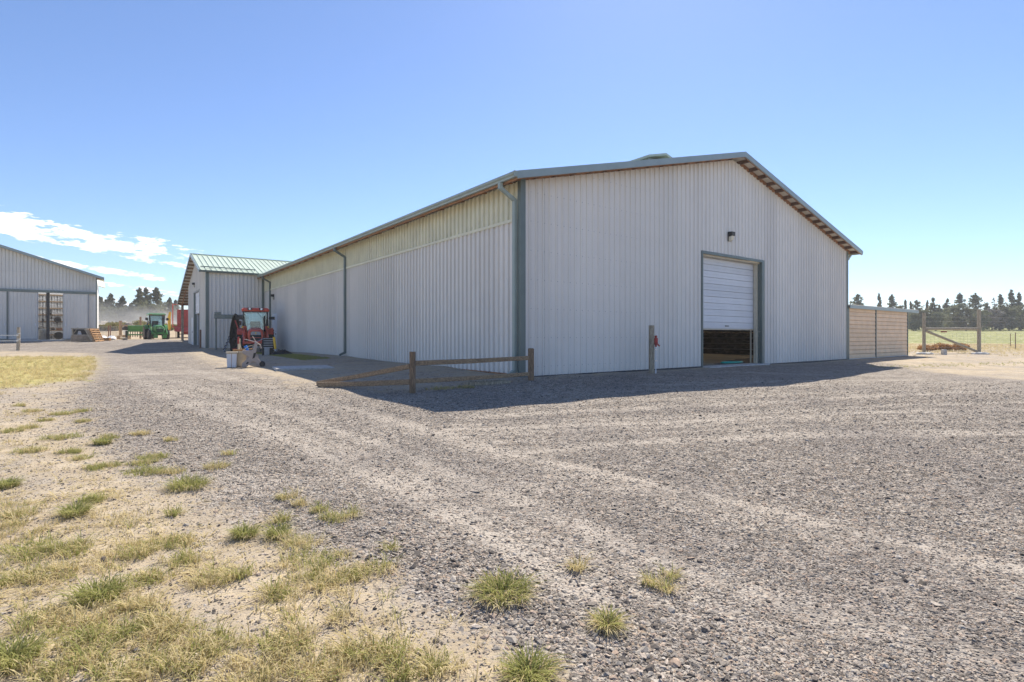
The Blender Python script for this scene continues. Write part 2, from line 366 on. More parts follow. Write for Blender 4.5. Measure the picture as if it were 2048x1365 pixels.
def ground_material():
    m = bpy.data.materials.new('yard_ground'); m.use_nodes = True; k = N(m.node_tree); b = m.node_tree.nodes['Principled BSDF']
    def attr(n): d = k.n('ShaderNodeAttribute', attribute_name=n); return d.outputs['Fac']
    g = k.n('ShaderNodeNewGeometry'); P = g.outputs['Position']
    big = k.noise(P, .55, 5, .6); mid = k.noise(P, 3.2, 6, .65); fine = k.noise(P, 26, 5, .7); tiny = k.noise(P, 110, 3, .7)
    # stones: voronoi cells, three sizes
    def vor(scale, feat='F1'):
        d = k.n('ShaderNodeTexVoronoi', feature=feat); k.l(P, d.inputs['Vector']); d.inputs['Scale'].default_value = scale; return d
    v1 = vor(52); v2 = vor(24); v3 = vor(9)
    hsv = k.n('ShaderNodeSeparateColor'); k.l(v1.outputs['Color'], hsv.inputs[0])
    hsv2 = k.n('ShaderNodeSeparateColor'); k.l(v2.outputs['Color'], hsv2.inputs[0])
    hsv3 = k.n('ShaderNodeSeparateColor'); k.l(v3.outputs['Color'], hsv3.inputs[0])
    r1 = k.m('ADD', k.m('MULTIPLY', hsv.outputs[0], .4), k.m('ADD', k.m('MULTIPLY', hsv2.outputs[0], .35), k.m('MULTIPLY', hsv3.outputs[0], .25)))
    stone = k.mix(k.step(r1, .2, .75), (.122, .105, .088), (.42, .374, .322))
    stone = k.mix(k.m('MULTIPLY', k.step(hsv.outputs[1], .7, .9), .5), stone, (.40, .29, .20))
    dust = (.50, .44, .37)
    tk = k.m('MULTIPLY', attr('track'), k.m('MULTIPLY', k.step(mid, .22, .60), k.step(big, .25, .5)))
    streak = k.n('ShaderNodeMapping'); k.l(P, streak.inputs[0]); streak.inputs['Rotation'].default_value = (0, 0, R(-12)); streak.inputs['Scale'].default_value = (.22, 1.3, 1)
    stz = k.noise(streak.outputs[0], .9, 6, .65)
    stone = k.mix(k.m('MULTIPLY', k.step(stz, .5, .72), .42), stone, dust)
    stone = k.mix(k.m('MULTIPLY', tk, .64), stone, dust)
    stone = k.mix(k.m('MULTIPLY', k.step(big, .55, .35), .28), stone, (.14, .125, .125))
    dirt = k.mix(k.step(mid, .3, .7), (.38, .305, .21), (.55, .455, .325))
    dirt = k.mix(k.m('MULTIPLY', k.step(fine, .5, .75), .5), dirt, (.30, .25, .21))
    dirt = k.mix(k.m('MULTIPLY', k.step(r1, .62, .8), .45), dirt, (.24, .22, .21))
    patch = k.m('MULTIPLY', k.step(big, .42, .58), k.step(mid, .32, .6))
    dirt = k.mix(k.m('MULTIPLY', patch, .8), dirt, stone)
    gm = k.step(k.m('ADD', attr('gravel'), k.m('ADD', k.m('MULTIPLY', k.m('SUBTRACT', mid, .5), .75), k.m('MULTIPLY', k.m('SUBTRACT', fine, .5), .5))), .40, .62)
    c = k.mix(gm, dirt, stone)
    lawn = k.mix(k.step(fine, .35, .65), (.34, .29, .08), (.55, .48, .20)); lawn = k.mix(k.m('MULTIPLY', k.step(mid, .5, .7), .5), lawn, (.24, .25, .07))
    lm = k.step(k.m('ADD', attr('lawn'), k.m('MULTIPLY', k.m('SUBTRACT', mid, .5), 1.3)), .45, .7)
    c = k.mix(k.m('MULTIPLY', lm, .85), c, lawn)
    fmp = k.n('ShaderNodeMapping'); k.l(P, fmp.inputs[0]); fmp.inputs['Scale'].default_value = (.35, .12, 1)
    fn = k.noise(fmp.outputs[0], 2.2, 6, .7); fn2 = k.noise(fmp.outputs[0], 9, 5, .7)
    field = k.mix(k.step(fn, .35, .65), (.17, .185, .05), (.30, .295, .10)); field = k.mix(k.step(fn2, .52, .64), field, (.62, .58, .40))
    fm = k.step(k.m('ADD', attr('field'), k.m('MULTIPLY', k.m('SUBTRACT', fn, .5), .5)), .42, .58)
    far = k.mix(k.step(fn2, .35, .65), (.50, .40, .26), (.36, .28, .19))
    c = k.mix(k.m('MULTIPLY', attr('far'), k.m('SUBTRACT', 1., gm)), c, far)
    c = k.mix(fm, c, field)
    k.l(c, b.inputs['Base Color']); b.inputs['Roughness'].default_value = .95; b.inputs['Specular IOR Level'].default_value = .15
    h = k.m('ADD', k.m('MULTIPLY', k.step(v1.outputs['Distance'], .0, .75, 1, 0), .8), k.m('ADD', k.m('MULTIPLY', k.step(v2.outputs['Distance'], 0, .7, 1, 0), k.m('MULTIPLY', k.step(hsv2.outputs[1], .55, .75), 1.6)), k.m('MULTIPLY', tiny, .35)))
    hd = k.m('ADD', k.m('MULTIPLY', fine, .9), k.m('MULTIPLY', tiny, .5))
    hx = k.n('ShaderNodeMix', data_type='FLOAT'); k.l(k.m('MULTIPLY', gm, k.m('SUBTRACT', 1., k.m('MULTIPLY', tk, .35))), hx.inputs[0]); k.l(hd, hx.inputs[2]); k.l(h, hx.inputs[3])
    bn = k.n('ShaderNodeBump'); bn.inputs['Strength'].default_value = .9; bn.inputs['Distance'].default_value = .013
    k.l(hx.outputs[0], bn.inputs['Height']); k.l(bn.outputs[0], b.inputs['Normal'])
    return m
M['ground'] = ground_material()
VV = np.stack([XX.ravel(), YY.ravel(), ZZ.ravel()], 1)
for kd, nm in ((0, 'ground'), (1, 'gravel_yard'), (2, 'field')):
    q = quads[kindq == kd]; used, inv = np.unique(q, return_inverse=True); q = inv.reshape(-1, 4)
    me = bpy.data.meshes.new(nm); me.vertices.add(len(used)); me.vertices.foreach_set('co', VV[used].astype(np.float32).ravel())
    me.loops.add(q.size); me.loops.foreach_set('vertex_index', q.ravel().astype(np.int32))
    me.polygons.add(len(q)); me.polygons.foreach_set('loop_start', np.arange(0, q.size, 4, dtype=np.int32)); me.polygons.foreach_set('loop_total', np.full(len(q), 4, np.int32))
    me.update(); me.validate(); me.shade_smooth()
    for an, av in (('gravel', A_gravel), ('field', A_field), ('lawn', A_lawn), ('track', trk), ('far', A_far)):
        a = me.attributes.new(an, 'FLOAT', 'POINT'); a.data.foreach_set('value', av.ravel()[used].astype(np.float32))
    me.materials.append(M['ground']); o = bpy.data.objects.new(nm, me); COL.objects.link(o)
    tag(o, {0: 'bare tan dirt around the gravel yard', 1: 'grey gravel yard and drive with dusty wheel tracks', 2: 'green hay field beyond the wire fence'}[kd], None, None, 'structure')

# ------------------------------------------------------------------ ribbed metal walls
def rib_profile(n, pitch=.2286, hgt=.042, minor=True):
    """(s, out) points over n ribs"""
    p = []
    for i in range(n):
        a = i * pitch
        p += [(a, 0), (a + .012, hgt), (a + .040, hgt), (a + .045, -.027), (a + .092, -.027), (a + .097, 0)]  # groove beside each rib added so its shade draws a dark line
        if minor:
            for c in (.135, .18): p += [(a + c - .012, 0), (a + c, .008), (a + c + .012, 0)]
    p.append((n * pitch, 0)); return p
PW = .2286 * 4
_pc = {}
def siding_strip(parent, o, d, nrm, L, z0, top, m='siding', name='siding_panel', cut=(), minor=True, share=False):
    """three-foot metal sheets side by side; o, d, nrm: origin, direction and outward normal in the building's plan; cut: (s0, s1, zlow, zhigh) openings"""
    s0 = 0.
    while s0 < L - .01:
        prof = [q for q in rib_profile(4, minor=minor) if s0 + q[0] <= L + 1e-6]
        if s0 + prof[-1][0] < L - .005 and s0 + PW > L: prof.append((L - s0, 0))
        ss = sorted(set([s0] + [c for q in cut for c in q[:2] if s0 < c < s0 + PW] + [min(s0 + PW, L)]))
        for a, b in zip(ss[:-1], ss[1:]):
            if b - a < .01: continue
            pr = [(a - s0, 0)] + [q for q in prof if a - s0 + .001 < q[0] < b - s0 - .001] + [(b - s0, 0)]
            mid = (a + b) / 2; spans = [(z0(mid) if callable(z0) else z0, None)]
            for q in cut:
                if q[0] - .001 <= mid <= q[1] + .001:
                    ns = []
                    for (lo, hi) in spans:
                        if q[2] > lo + .02: ns.append((lo, q[2]))
                        ns.append((q[3], hi))
                    spans = ns
            for lo, hi in spans:
                mb = MB(); vs = []
                for s, out in pr:
                    x = s0 + s; t = (top(x) if callable(top) else top) if hi is None else hi
                    if t < lo + .01: t = lo + .01
                    for z in (lo, t): vs.append((o[0] + d[0] * x + nrm[0] * out, o[1] + d[1] * x + nrm[1] * out, z))
                mb.add(vs, [(2 * i, 2 * i + 2, 2 * i + 3, 2 * i + 1) for i in range(len(pr) - 1)])
                mb.build(name, m, parent)
        s0 += PW
def screws(parent, o, d, nrm, L, rows, top, skip=None):
    b = MB(); n = int(L / .2286)
    for i in range(n):
        x = i * .2286 + .09
        for z in rows:
            if z > (top(x) if callable(top) else top) - .1 or (skip and skip[0] < x < skip[1] and z < skip[2]): continue
            c = Vector((o[0] + d[0] * x, o[1] + d[1] * x, z)); e = Vector((d[0], d[1], 0)) * .013; u = Vector((0, 0, .013)); q = Vector((nrm[0], nrm[1], 0)) * .012
            b.add([c - e, c - u, c + e, c + u, c + q], [(0, 1, 4), (1, 2, 4), (2, 3, 4), (3, 0, 4)])
    tag(b.build('screw_heads', 'steel', parent), None, None, None, 'stuff')
def wall_lamp(name, label, loc, rz):
    t = thing(name, label, 'wall lamp', loc, rz); t.scale = (.8, .8, .8)                       # faces -y, base at wall
    MB().bx((-.10, -.05, -.2), (.10, 0, .22)).build('back_plate', 'dark', t)
    MB().prism([(-.24, .20), (-.05, .22), (-.05, .0), (-.22, .03)], -.12, .12, 'x').build('hood', 'black', t)
    MB().prism([(-.20, .025), (-.05, -.005), (-.05, -.2), (-.15, -.14)], -.10, .10, 'x').build('lens', 'lens', t)
    return t

# ------------------------------------------------------------------ the big arena barn
W_, O_, ZE, SL, LV = 19.42, .483, 5.02, .2505, 44.0
def Rf(u): return ZE + SL * (O_ + min(u, W_ - u))
barn = thing('arena_barn', 'big ribbed grey metal arena barn with white roll-up door', 'barn', (CX, CY, 0), PSI)
def wtop(u): return Rf(u) - .16
D0, D1, DZ = 7.80, 11.66, 3.86      # door opening in the gable wall
gw = MB()
for a, b in ((.02, D0), (D1, W_ - .02)):
    n = 8
    pts = [(a + (b - a) * i / n, -.5) for i in range(n + 1)]
    tp = sorted(set([a, b] + ([W_ / 2] if a < W_ / 2 < b else [])), reverse=True)
    gw.prism([(a, -.5), (b, -.5)] + [(u, wtop(u) - .02) for u in tp], .03, .10, 'y')
gw.prism([(D0, DZ + .02), (D1, DZ + .02), (D1, wtop(D1) - .02), (W_ / 2, wtop(W_ / 2) - .02), (D0, wtop(D0) - .02)], .03, .10, 'y')
gable = gw.build('gable_wall', 'siding2', barn)
siding_strip(gable, (0.0, 0.0), (1, 0), (0, -1), W_, -.4, wtop, cut=[(D0 - .05, D1 + .16, -1, DZ + .06)])
screws(gable, (0, -.001), (1, 0), (0, -1), W_, (.25, 1.0, 1.75, 2.5, 3.25, 4.0, 4.75, 5.5, 6.25), wtop, (D0 - .1, D1 + .2, DZ + .12))
sw = MB().bx((.03, .10, -.5), (.10, LV, 4.0)); side = sw.build('side_wall', 'siding2', barn)
siding_strip(side, (0, LV), (0, -1), (-1, 0), LV, -.4, 4.02, cut=[(LV - 25.75, LV - 24.62, -1, 2.42)])
siding_strip(side, (-.004, LV), (0, -1), (-1, 0), LV, 3.99, 4.99, m='sky_panel', name='skylight_panel')
screws(side, (-.001, 27), (0, -1), (-1, 0), 26.7, (.3, 1.05, 1.8, 2.55, 3.3, 3.85), 4.0)
MB().bx((-.053, .2, 3.985), (-.045, LV, 4.06)).build('flashing', 'sky_panel', side)
MB().bx((-.058, .12, -.4), (.02, LV, .07)).build('skirt_board', 'brown', side)
MB().bx((0.13, -.056, -.4), (D0 - .06, .02, .015)).build('skirt_board', 'dark', gable); MB().bx((D1 + .17, -.056, -.4), (W_ - .1, .02, -.035)).build('skirt_board', 'dark', gable)
# far walls: closed with metal, unseen band on the right enlarged to light inside
MB().bx((W_ - .1, .1, -.5), (W_ - .03, LV, 2.3)).build('far_side_wall', 'siding2', barn)
MB().add([(W_ - .06, .1, 2.3), (W_ - .06, LV, 2.3), (W_ - .06, LV, 5.), (W_ - .06, .1, 5.)], [(0, 1, 2, 3)]).build('light_band', 'light_panel', barn)
MB().prism([(.1, -.5), (W_ - .1, -.5), (W_ - .1, wtop(.1)), (W_ / 2, wtop(W_ / 2)), (.1, wtop(.1))], LV - .06, LV, 'y').build('rear_wall', 'siding2', barn)
# corner trims
ct = MB().bx((-.05, -.05, -.4), (.105, -.002, wtop(0) + .05)).bx((-.05, -.002, -.4), (-.006, .085, 4.98)); ct.build('corner_trim', 'trim', barn)
MB().bx((W_ - .10, -.05, -.4), (W_ + .03, -.002, wtop(W_) + .03)).bx((W_ + .006, -.002, -.4), (W_ + .03, .16, 4.98)).build('corner_trim', 'trim', barn)
# roof: two slopes, ribs on top, pale underside
def slope_pts(side):      # eave and ridge in (u, z)
    return ((-O_, ZE), (W_ / 2, Rf(W_ / 2))) if side == 0 else ((W_ + O_, ZE), (W_ / 2, Rf(W_ / 2)))
for sd in (0, 1):
    (ua, za), (ub, zb) = slope_pts(sd)
    solid = [(-O_ + .03, LV + O_)]; rb = MB()
    for a, b in solid: rb.prism([(ua, za - .03), (ub, zb - .03), (ub, zb), (ua, za)], a, b, 'y')
    k = -O_ + .15
    while k < LV + O_:
        rb.prism([(ua, za), (ub, zb), (ub, zb + .018), (ua, za + .018)], k, k + .05, 'y')
        k += .2286 * 2
    roof = rb.build('roof', 'roof', barn)
    sf = MB()
    for a, b in solid: sf.prism([(ua, za - .036), (ub, zb - .036), (ub, zb - .031), (ua, za - .031)], max(a, -O_ + .035), min(b, LV), 'y')
    sf.build('soffit_sheet', 'soffit', roof)
    # purlins run the length of the barn and show in the overhang
    npl = 16
    for i in range(npl):
        t = (i + .35) / npl; u = ua + (ub - ua) * t; z = za + (zb - za) * t - .038
        sg = 1 if ub > ua else -1
        MB().prism([(u, z), (u + .04 * sg, z + .04 * SL), (u + .04 * sg, z + .04 * SL - .125), (u, z - .125)], -O_ + .06, .9, 'y').build('purlin', 'purlin', roof)
        # blocking on the wall line between the purlins
        u2 = ua + (ub - ua) * min((i + 1.35) / npl, 1.0)
        if i < npl - 1:
            a = u + .042 * sg; zb1 = lambda q: za + abs(q - ua) * SL - .04
            MB().prism([(a, zb1(a)), (u2 - .002 * sg, zb1(u2)), (u2 - .002 * sg, zb1(u2) - .118), (a, zb1(a) - .118)], -.045, -.004, 'y').build('blocking', 'brown', roof)
    # rake fascia and sub-fascia
    MB().prism([(ua, za - .175), (ub, zb - .175), (ub, zb + .012), (ua, za + .012)], -O_ - .012, -O_ + .03, 'y').build('rake_fascia', 'fascia', barn)
    MB().prism([(ua, za - .19), (ub, zb - .19), (ub, zb - .04), (ua, za - .04)], -O_ + .032, -O_ + .058, 'y').build('sub_fascia', 'brown', barn)
# eave on the left long side: sub-fascia, open rafter tails, gutter
MB().bx((-O_ + .02, -O_ + .06, ZE - .19), (-O_ + .055, LV, ZE - .045)).build('eave_board', 'brown', barn)
for i in range(37):
    v = .3 + i * 1.2
    if v < 30: MB().prism([(-O_ + .06, ZE - .16), (.02, ZE + .08 - .12), (.02, ZE + .02 - .04), (-O_ + .06, ZE - .06)], v, v + .04, 'y').build('rafter_tail', 'brown', barn)
def gutter(parent, a, b, u, z, sgn=-1):
    pr = [(u, z), (u + sgn * .02, z), (u + sgn * .12, z + .005), (u + sgn * .13, z - .02), (u + sgn * .125, z - .05), (u + sgn * .085, z - .085), (u + sgn * .08, z - .125), (u, z - .125)]
    return MB().prism(pr, a, b, 'y').build('gutter', 'gutter', parent)
gutter(barn, -O_ + .02, 27.6, -O_ + .015, ZE - .015)
MB().prism([(-O_ + .04, ZE - .02), (-O_ + .04, ZE - .13), (-.06, ZE - .14), (-.06, ZE - .02)], 30., 30.03, 'y').build('eave_closure', 'trim', barn)
gutter(barn, -O_ + .02, LV, W_ + O_ - .015, ZE - .015, 1)
MB().bx((-O_ - .105, -O_ - .008, ZE - .14), (-O_ + .02, -O_ + .02, ZE + .0)).build('gutter_end', 'gutter', barn)
MB().bx((W_ + .03, -.06, 4.62), (W_ + .14, .06, 4.70)).bar((W_ + .1, 0, 4.66), (W_ + .42, 0, ZE - .14), .08, .08).build('downpipe_elbow', 'gutter', barn)
def downpipe(v, zlow):
    b = MB().bx((-.125, v - .05, zlow + .12), (-.035, v + .05, 4.52))
    b.bar((-O_ - .05, v - .0, ZE - .15), (-O_ - .05, v, ZE - .30), .085, .1, (0, 1, 0))
    b.bar((-O_ - .05, v, ZE - .27), (-.08, v, 4.50), .085, .085)
    b.bar((-.08, v, zlow + .15), (-.33, v - .02, zlow + .045), .085, .085)
    b.build('downpipe', 'gutter' if v < 1 else 'trim', barn)
for v in (.165, 12.5, 26.3): 
    x, y = uv(0, v); downpipe(v, G(x, y))
# cupola on the ridge
cp_ = MB(); u0, u1, v0, v1 = 8.62, 2 * W_ / 2 - 8.62, 2.9, 8.2
cup = cp_.bx((u0 + .1, v0 + .12, 7.2), (u1 - .1, v1, 8.12)).build('cupola', 'trim', barn)
MB().prism([(u0, 8.09), (W_ / 2, 8.37), (u1, 8.09), (u1, 8.18), (W_ / 2, 8.46), (u0, 8.18)], v0, v1 + .1, 'y').build('cupola_roof', 'gutter', cup)
MB().bx((u0 + .25, v0 + .10, 7.78), (u1 - .25, v0 + .118, 8.08)).build('vent_slot', 'purlin', cup)
# roll-up door, two thirds down
door = MB().bx((D0 + .1, .30, 1.30), (D1 - .015, .31, DZ)).build('rollup_door', 'white', barn)
nb = 11; dz = (DZ - .06 - 1.31) / nb
for i in range(nb):
    z = 1.31 + i * dz; a = MB()
    a.prism([(.298, z + .004), (.262, z + .012), (.262, z + dz * .46), (.270, z + dz * .49), (.262, z + dz * .52), (.262, z + dz - .012), (.298, z + dz - .004)], D0 + .1, D1 - .015, 'x').build('door_panel', 'white', door)
MB().bx((D0 + .1, .255, 1.262), (D1 - .015, .315, 1.305)).build('bottom_seal', 'jamb', door)
MB().bx((9.62, .235, 1.39), (9.84, .262, 1.42)).build('handle', 'dark', door)
for u in (D0 + .101, D1 - .155):
    MB().bx((u, .318, -.02), (u + .035, .36, DZ)).build('door_track', 'jamb', barn)
fr = MB().bx((D0 - .05, -.05, DZ - .0), (D1 + .16, .012, DZ + .09)).bx((D0 - .05, -.05, -.4), (D0 - .0, .012, DZ)).bx((D1, -.05, -.4), (D1 + .16, .012, DZ))
fr.bx((D0 - .02, .012, -.4), (D0 - .002, .24, DZ)).bx((D1 - .0, .012, -.4), (D1 + .02, .20, DZ)).build('door_trim', 'trim', barn)
MB().bx((D0, .06, DZ - .05), (D1, .24, DZ - .001)).bx((D1 - .11, .13, -.05), (D1 - .001, .24, DZ - .052)).build('door_jamb', 'jamb', barn)
MB().bx((D0, -.30, -.3), (D1 + .1, .35, -.008)).build('threshold', 'concrete', barn)
# inside: sand floor, a rail and stout kick boards along the far side
o = MB().bx((.12, .36, -.45), (W_ - .12, LV - .1, -.012)).build('arena_floor', 'sand'); o.location = (CX, CY, 0); o.rotation_euler.z = PSI
tag(o, 'sandy floor inside the arena barn', None, None, 'structure')
for i in range(6):
    z = .04 + i * .30
    MB().prism([(W_ - .75 + z * .25, z), (W_ - .65 + z * .25, z), (W_ - .59 + z * .25, z + .285), (W_ - .69 + z * .25, z + .285)], .4, 34, 'y').build('kick_board', 'kick', barn)
MB().bx((W_ - .42, .4, 1.84), (W_ - .22, 34, 1.90)).build('kick_board_cap', 'pallet', barn)
MB().bx((6.2, 2.5, 1.17), (W_ - 1.2, 2.62, 1.22)).build('inner_rail', 'pallet', barn)
# plain white side door in the long wall
x, y = uv(0, 25.2); gd = G(x, y)
md = MB().bx((-.045, 24.74, gd + .02), (-.015, 25.63, 2.33)).build('side_door', 'white', barn)
MB().bx((-.06, 24.62, gd - .3), (.05, 24.74, 2.33)).bx((-.06, 25.63, gd - .3), (.05, 25.75, 2.33)).bx((-.06, 24.62, 2.33), (.05, 25.75, 2.44)).build('frame', 'white', md)
MB().lathe([(.03, -.06), (.035, -.02), (.03, 0)], (-.045, 24.84, gd + 1.0), 'x', 8).lathe([(.025, -.02), (.025, 0)], (-.045, 24.84, gd + 1.18), 'x', 8).build('handle', 'dark', md)
x, y = uv(9.42, -.02); wall_lamp('wall_lamp', 'black wall lamp with cream lens above the roll-up door', (x, y, 4.59), PSI)
x, y = uv(-.02, 25.5); wall_lamp('wall_lamp', 'small black wall lamp on the long wall above the white side door', (x, y, 3.5), PSI - R(90))

# ------------------------------------------------------------------ annex at right angles to it
VA, VB_, SU, AO, RV, RZ, AS = 28.11, 37.66, 3.43, .45, 32.5, 6.745, .334
annex = thing('annex_barn', 'lower metal annex with pale green ribbed roof and open lean-to', 'barn', (CX, CY, 0), PSI)
def AR(v): return RZ - AS * abs(v - RV)
AD0, AD1, ADZ = 31.3, 34.25, 4.12
aw = MB().prism([(VA + .02, -.3), (AD0, -.3), (AD0, AR(AD0) - .15), (VA + .02, AR(VA) - .15)], -SU + .03, -SU + .1, 'x').prism([(AD1, -.3), (VB_, -.3), (VB_, AR(VB_) - .15), (AD1, AR(AD1) - .15)], -SU + .03, -SU + .1, 'x').prism([(AD0, ADZ + .02), (AD1, ADZ + .02), (AD1, AR(AD1) - .15), (RV, RZ - .15), (AD0, AR(AD0) - .15)], -SU + .03, -SU + .1, 'x').build('gable_wall', 'siding2', annex)
siding_strip(aw, (-SU, VB_), (0, -1), (-1, 0), VB_ - VA, -.2, lambda s: AR(VB_ - s) - .15, 'siding', cut=[(VB_ - AD1, VB_ - AD0, -1, ADZ)])
awf = MB().bx((-SU + .1, VA + .03, -.3), (-.03, VA + .1, AR(VA) - .15)).build('front_wall', 'siding2', annex)
siding_strip(awf, (-SU, VA), (1, 0), (0, -1), SU - .03, -.2, AR(VA) - .12)
MB().bx((-SU - .052, VA - .052, -.2), (-SU + .12, VA - .004, AR(VA) - .1)).bx((-SU - .052, VA - .004, -.2), (-SU - .004, VA + .14, AR(VA) - .1)).build('corner_trim', 'trim', annex)
MB().bx((-.20, VA - .055, -.2), (-.05, VA - .004, AR(VA) - .2)).build('corner_trim', 'trim', annex)
MB().bx((-SU + .1, VB_ - .1, -.3), (-.04, VB_, AR(VB_) - .2)).build('rear_wall', 'siding2', annex)
for sg, vE in ((0, 27.84), (1, 41.5)):
    zE = AR(vE); b = MB().prism([(vE, zE - .03), (RV, RZ - .03), (RV, RZ), (vE, zE)], -SU - AO + .03, 6.6, 'x')
    u = -SU - AO + .08
    while u < 6.5:
        b.prism([(vE, zE), (RV, RZ), (RV, RZ + .04), (vE, zE + .04)], u, u + .04, 'x'); u += .3048
    ro = b.build('roof', 'roof', annex)
    MB().prism([(vE, zE - .036), (RV, RZ - .036), (RV, RZ - .031), (vE, zE - .031)], -SU - AO + .035, -.1, 'x').build('soffit_sheet', 'soffit', ro)
    MB().prism([(vE, zE - .15), (RV, RZ - .15), (RV, RZ + .02), (vE, zE + .02)], -SU - AO - .01, -SU - AO + .03, 'x').build('rake_fascia', 'fascia' , annex)
    n = 8 if sg == 0 else 16
    for i in range(n):
        t = (i + .3) / n; v = vE + (RV - vE) * t; z = zE + (RZ - zE) * t - .04
        MB().bx((-SU - AO + .04, v, z - .12), (.0 if v > VB_ else -SU + .2, v + .04, z)).build('purlin', 'oldwood', ro)
b = MB(); 
for z_, h in ((.62, .05), ): b.bx((-SU - .3, 28.42, AR(28.42) + .06), (-.5, 28.46, AR(28.42) + .12))
for i in range(8): b.bx((-SU - .1 + i * .42, 28.43, AR(28.43) + .0), (-SU - .06 + i * .42, 28.45, AR(28.43) + .07))
b.build('snow_rail', 'trim', annex)
MB().prism([(27.84, AR(27.84) - .01), (27.72, AR(27.84) - .01), (27.73, AR(27.84) - .07), (27.76, AR(27.84) - .13), (27.84, AR(27.84) - .13)], -SU - AO, -.25, 'x').build('gutter', 'trim', annex)
MB().bx((-SU - AO, RV - .14, RZ - .02), (6.5, RV + .14, RZ + .035)).build('ridge_cap', 'roof', annex)
x, y = uv(-SU, 32.5); gA = G(x, y)
MB().bx((-SU - .03, AD1 - .005, gA - .4), (-SU + .0, AD1 + .2, ADZ + .0)).bx((-SU - .03, AD0 - .1, gA - .4), (-SU + .0, AD0 - .0, ADZ)).bx((-SU - .03, AD0 - .1, ADZ), (-SU, AD1 + .2, ADZ + .12)).bx((-SU, AD1 - .012, gA - .4), (-SU + .24, AD1, ADZ)).build('door_trim', 'trim', annex)
MB().bx((-SU + .16, AD1 - .16, gA), (-SU + .25, AD1 - .03, ADZ)).build('door_jamb', 'white', annex)
ad = MB().bx((-SU + .08, AD0 + .02, 2.62), (-SU + .12, AD1 - .18, ADZ)).build('rollup_door', 'white', annex)
for i in range(6): MB().bx((-SU + .06, AD0 + .02, 2.63 + i * .25), (-SU + .079, AD1 - .18, 2.86 + i * .25)).build('door_panel', 'white', ad)
MB().bx((-SU + .9, AD0 - .2, gA - .3), (-SU + .95, AD1 + .2, ADZ)).build('dark_door_backing', 'dark', annex)  # dark sheet stands in for the dark inside of the doorway
md = MB().bx((-SU - .05, 34.62, gA + .05), (-SU - .024, 35.45, gA + 2.05)).build('side_door', 'white', annex)
MB().lathe([(.03, -.05), (.03, 0)], (-SU - .05, 34.72, gA + 1.), 'x', 8).build('handle', 'dark', md)
x, y = uv(-SU - .02, 33.7); wall_lamp('wall_lamp', 'small black wall lamp above the annex gable door', (x, y, 4.68), PSI - R(90))
for u in (-SU - .1, -.3):
    x, y = uv(u, 41.1); g_ = G(x, y)
    MB().bx((u - .085, 41.02, g_ - .3), (u + .085, 41.19, AR(41.1) - .32)).build('porch_post', 'greywood', annex)
MB().bx((-SU - .3, 41.03, AR(41.1) - .315), (-.1, 41.17, AR(41.1) - .16)).build('porch_beam', 'brown', annex)
MB().bar((-SU - .16, 41.05, AR(41.1) - .33), (-SU - .16, VB_ + .1, AR(VB_) - .42), .05, .14).bar((-SU + .7, 41.05, AR(41.1) - .33), (-SU + .7, VB_ + .1, AR(VB_) - .42), .05, .14).build('rafter_brace', 'brown', annex)
x, y = uv(-SU - .32, 28.25); o = MB().lathe([(.055, -.2), (.055, 1.15), (.03, 1.18)], (0, 0, 0), 'z', 10).build('pipe_bollard', 'rust', None, True); o.location = (x, y, G(x, y)); tag(o, 'thin rusty pipe bollard at the annex corner', 'bollard')

# ------------------------------------------------------------------ small tan lean-to shed on the right
shed = thing('lean_to_shed', 'low tan lean-to shed of horizontal boards with blue-green roof edge', 'shed', (CX, CY, 0), PSI)
S0, S1, S2 = W_ + .10, 22.85, 27.35
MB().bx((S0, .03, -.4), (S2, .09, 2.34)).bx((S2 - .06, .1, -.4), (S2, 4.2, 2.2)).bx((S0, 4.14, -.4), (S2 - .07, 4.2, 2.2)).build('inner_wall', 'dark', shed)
for a, b in ((S0 + .06, S1 - .10), (S1 + .08, S2 - .10)):
    for i in range(12):
        z = -.03 + i * .2025
        MB().prism([(.028, z), (-.022, z + .004), (-.026, z + .03), (-.006, z + .186), (.006, z + .195), (.028, z + .195)], a, b, 'x').build('siding_board', 'tan', shed)
for u in (S0 - .0, S1 - .03, S2 - .03):
    MB().bx((u, -.035, -.4), (u + .07, .028, 2.36)).build('post', 'trim', shed)
MB().bx((S0, -.03, -.06), (S2, .028, -.034)).build('sill', 'siding', shed)
rb = MB().prism([(-.10, 2.47), (4.6, 2.14), (4.6, 2.17), (-.10, 2.50)], W_ + .04, 28.75, 'x')
u = W_ + .1
while u < 28.7: rb.prism([(-.12, 2.502), (4.6, 2.17), (4.6, 2.195), (-.12, 2.532)], u, u + .05, 'x'); u += .2286
rb.build('roof', 'soffit', shed)
MB().bx((W_ + .035, -.13, 2.345), (28.78, -.101, 2.50)).bx((28.751, -.10, 2.345), (28.78, 4.6, 2.48)).build('fascia', 'fascia', shed)

# ------------------------------------------------------------------ split-rail fence at the corner
def mkpost(parent, loc, h, wd, m, rz=0, name='post', sink=.3):
    b = MB().box((loc[0], loc[1], loc[2] + h / 2 - sink / 2), (wd, wd * .95, h + sink), rz)
    return b.build(name, m, parent, False, .012)
pa = at(825, 786); pb = at(1062, 761); pc = at(634, 771)
rail = thing('split_rail_fence', 'short weathered split-rail fence with a collapsed end at the barn corner', 'fence', (pa[0], pa[1], 0))
def rel(p, z): return (p[0] - pa[0], p[1] - pa[1], z)
ga, gb, gc = G(*pa), G(*pb), G(*pc)
Z1, Z2 = pa[1], pb[1]
MB().tube([rel(pa, ga - .3), rel(pa, ga + .5), rel(pa, zof(704, Z1))], [.068, .064, .066], 10).build('post', 'oldwood', rail, True)
o = MB().box(rel(pb, (gb - .3 + zof(697, Z2)) / 2), (.13, .12, zof(697, Z2) - gb + .3), .2).build('post', 'oldwood', rail, False, .015)
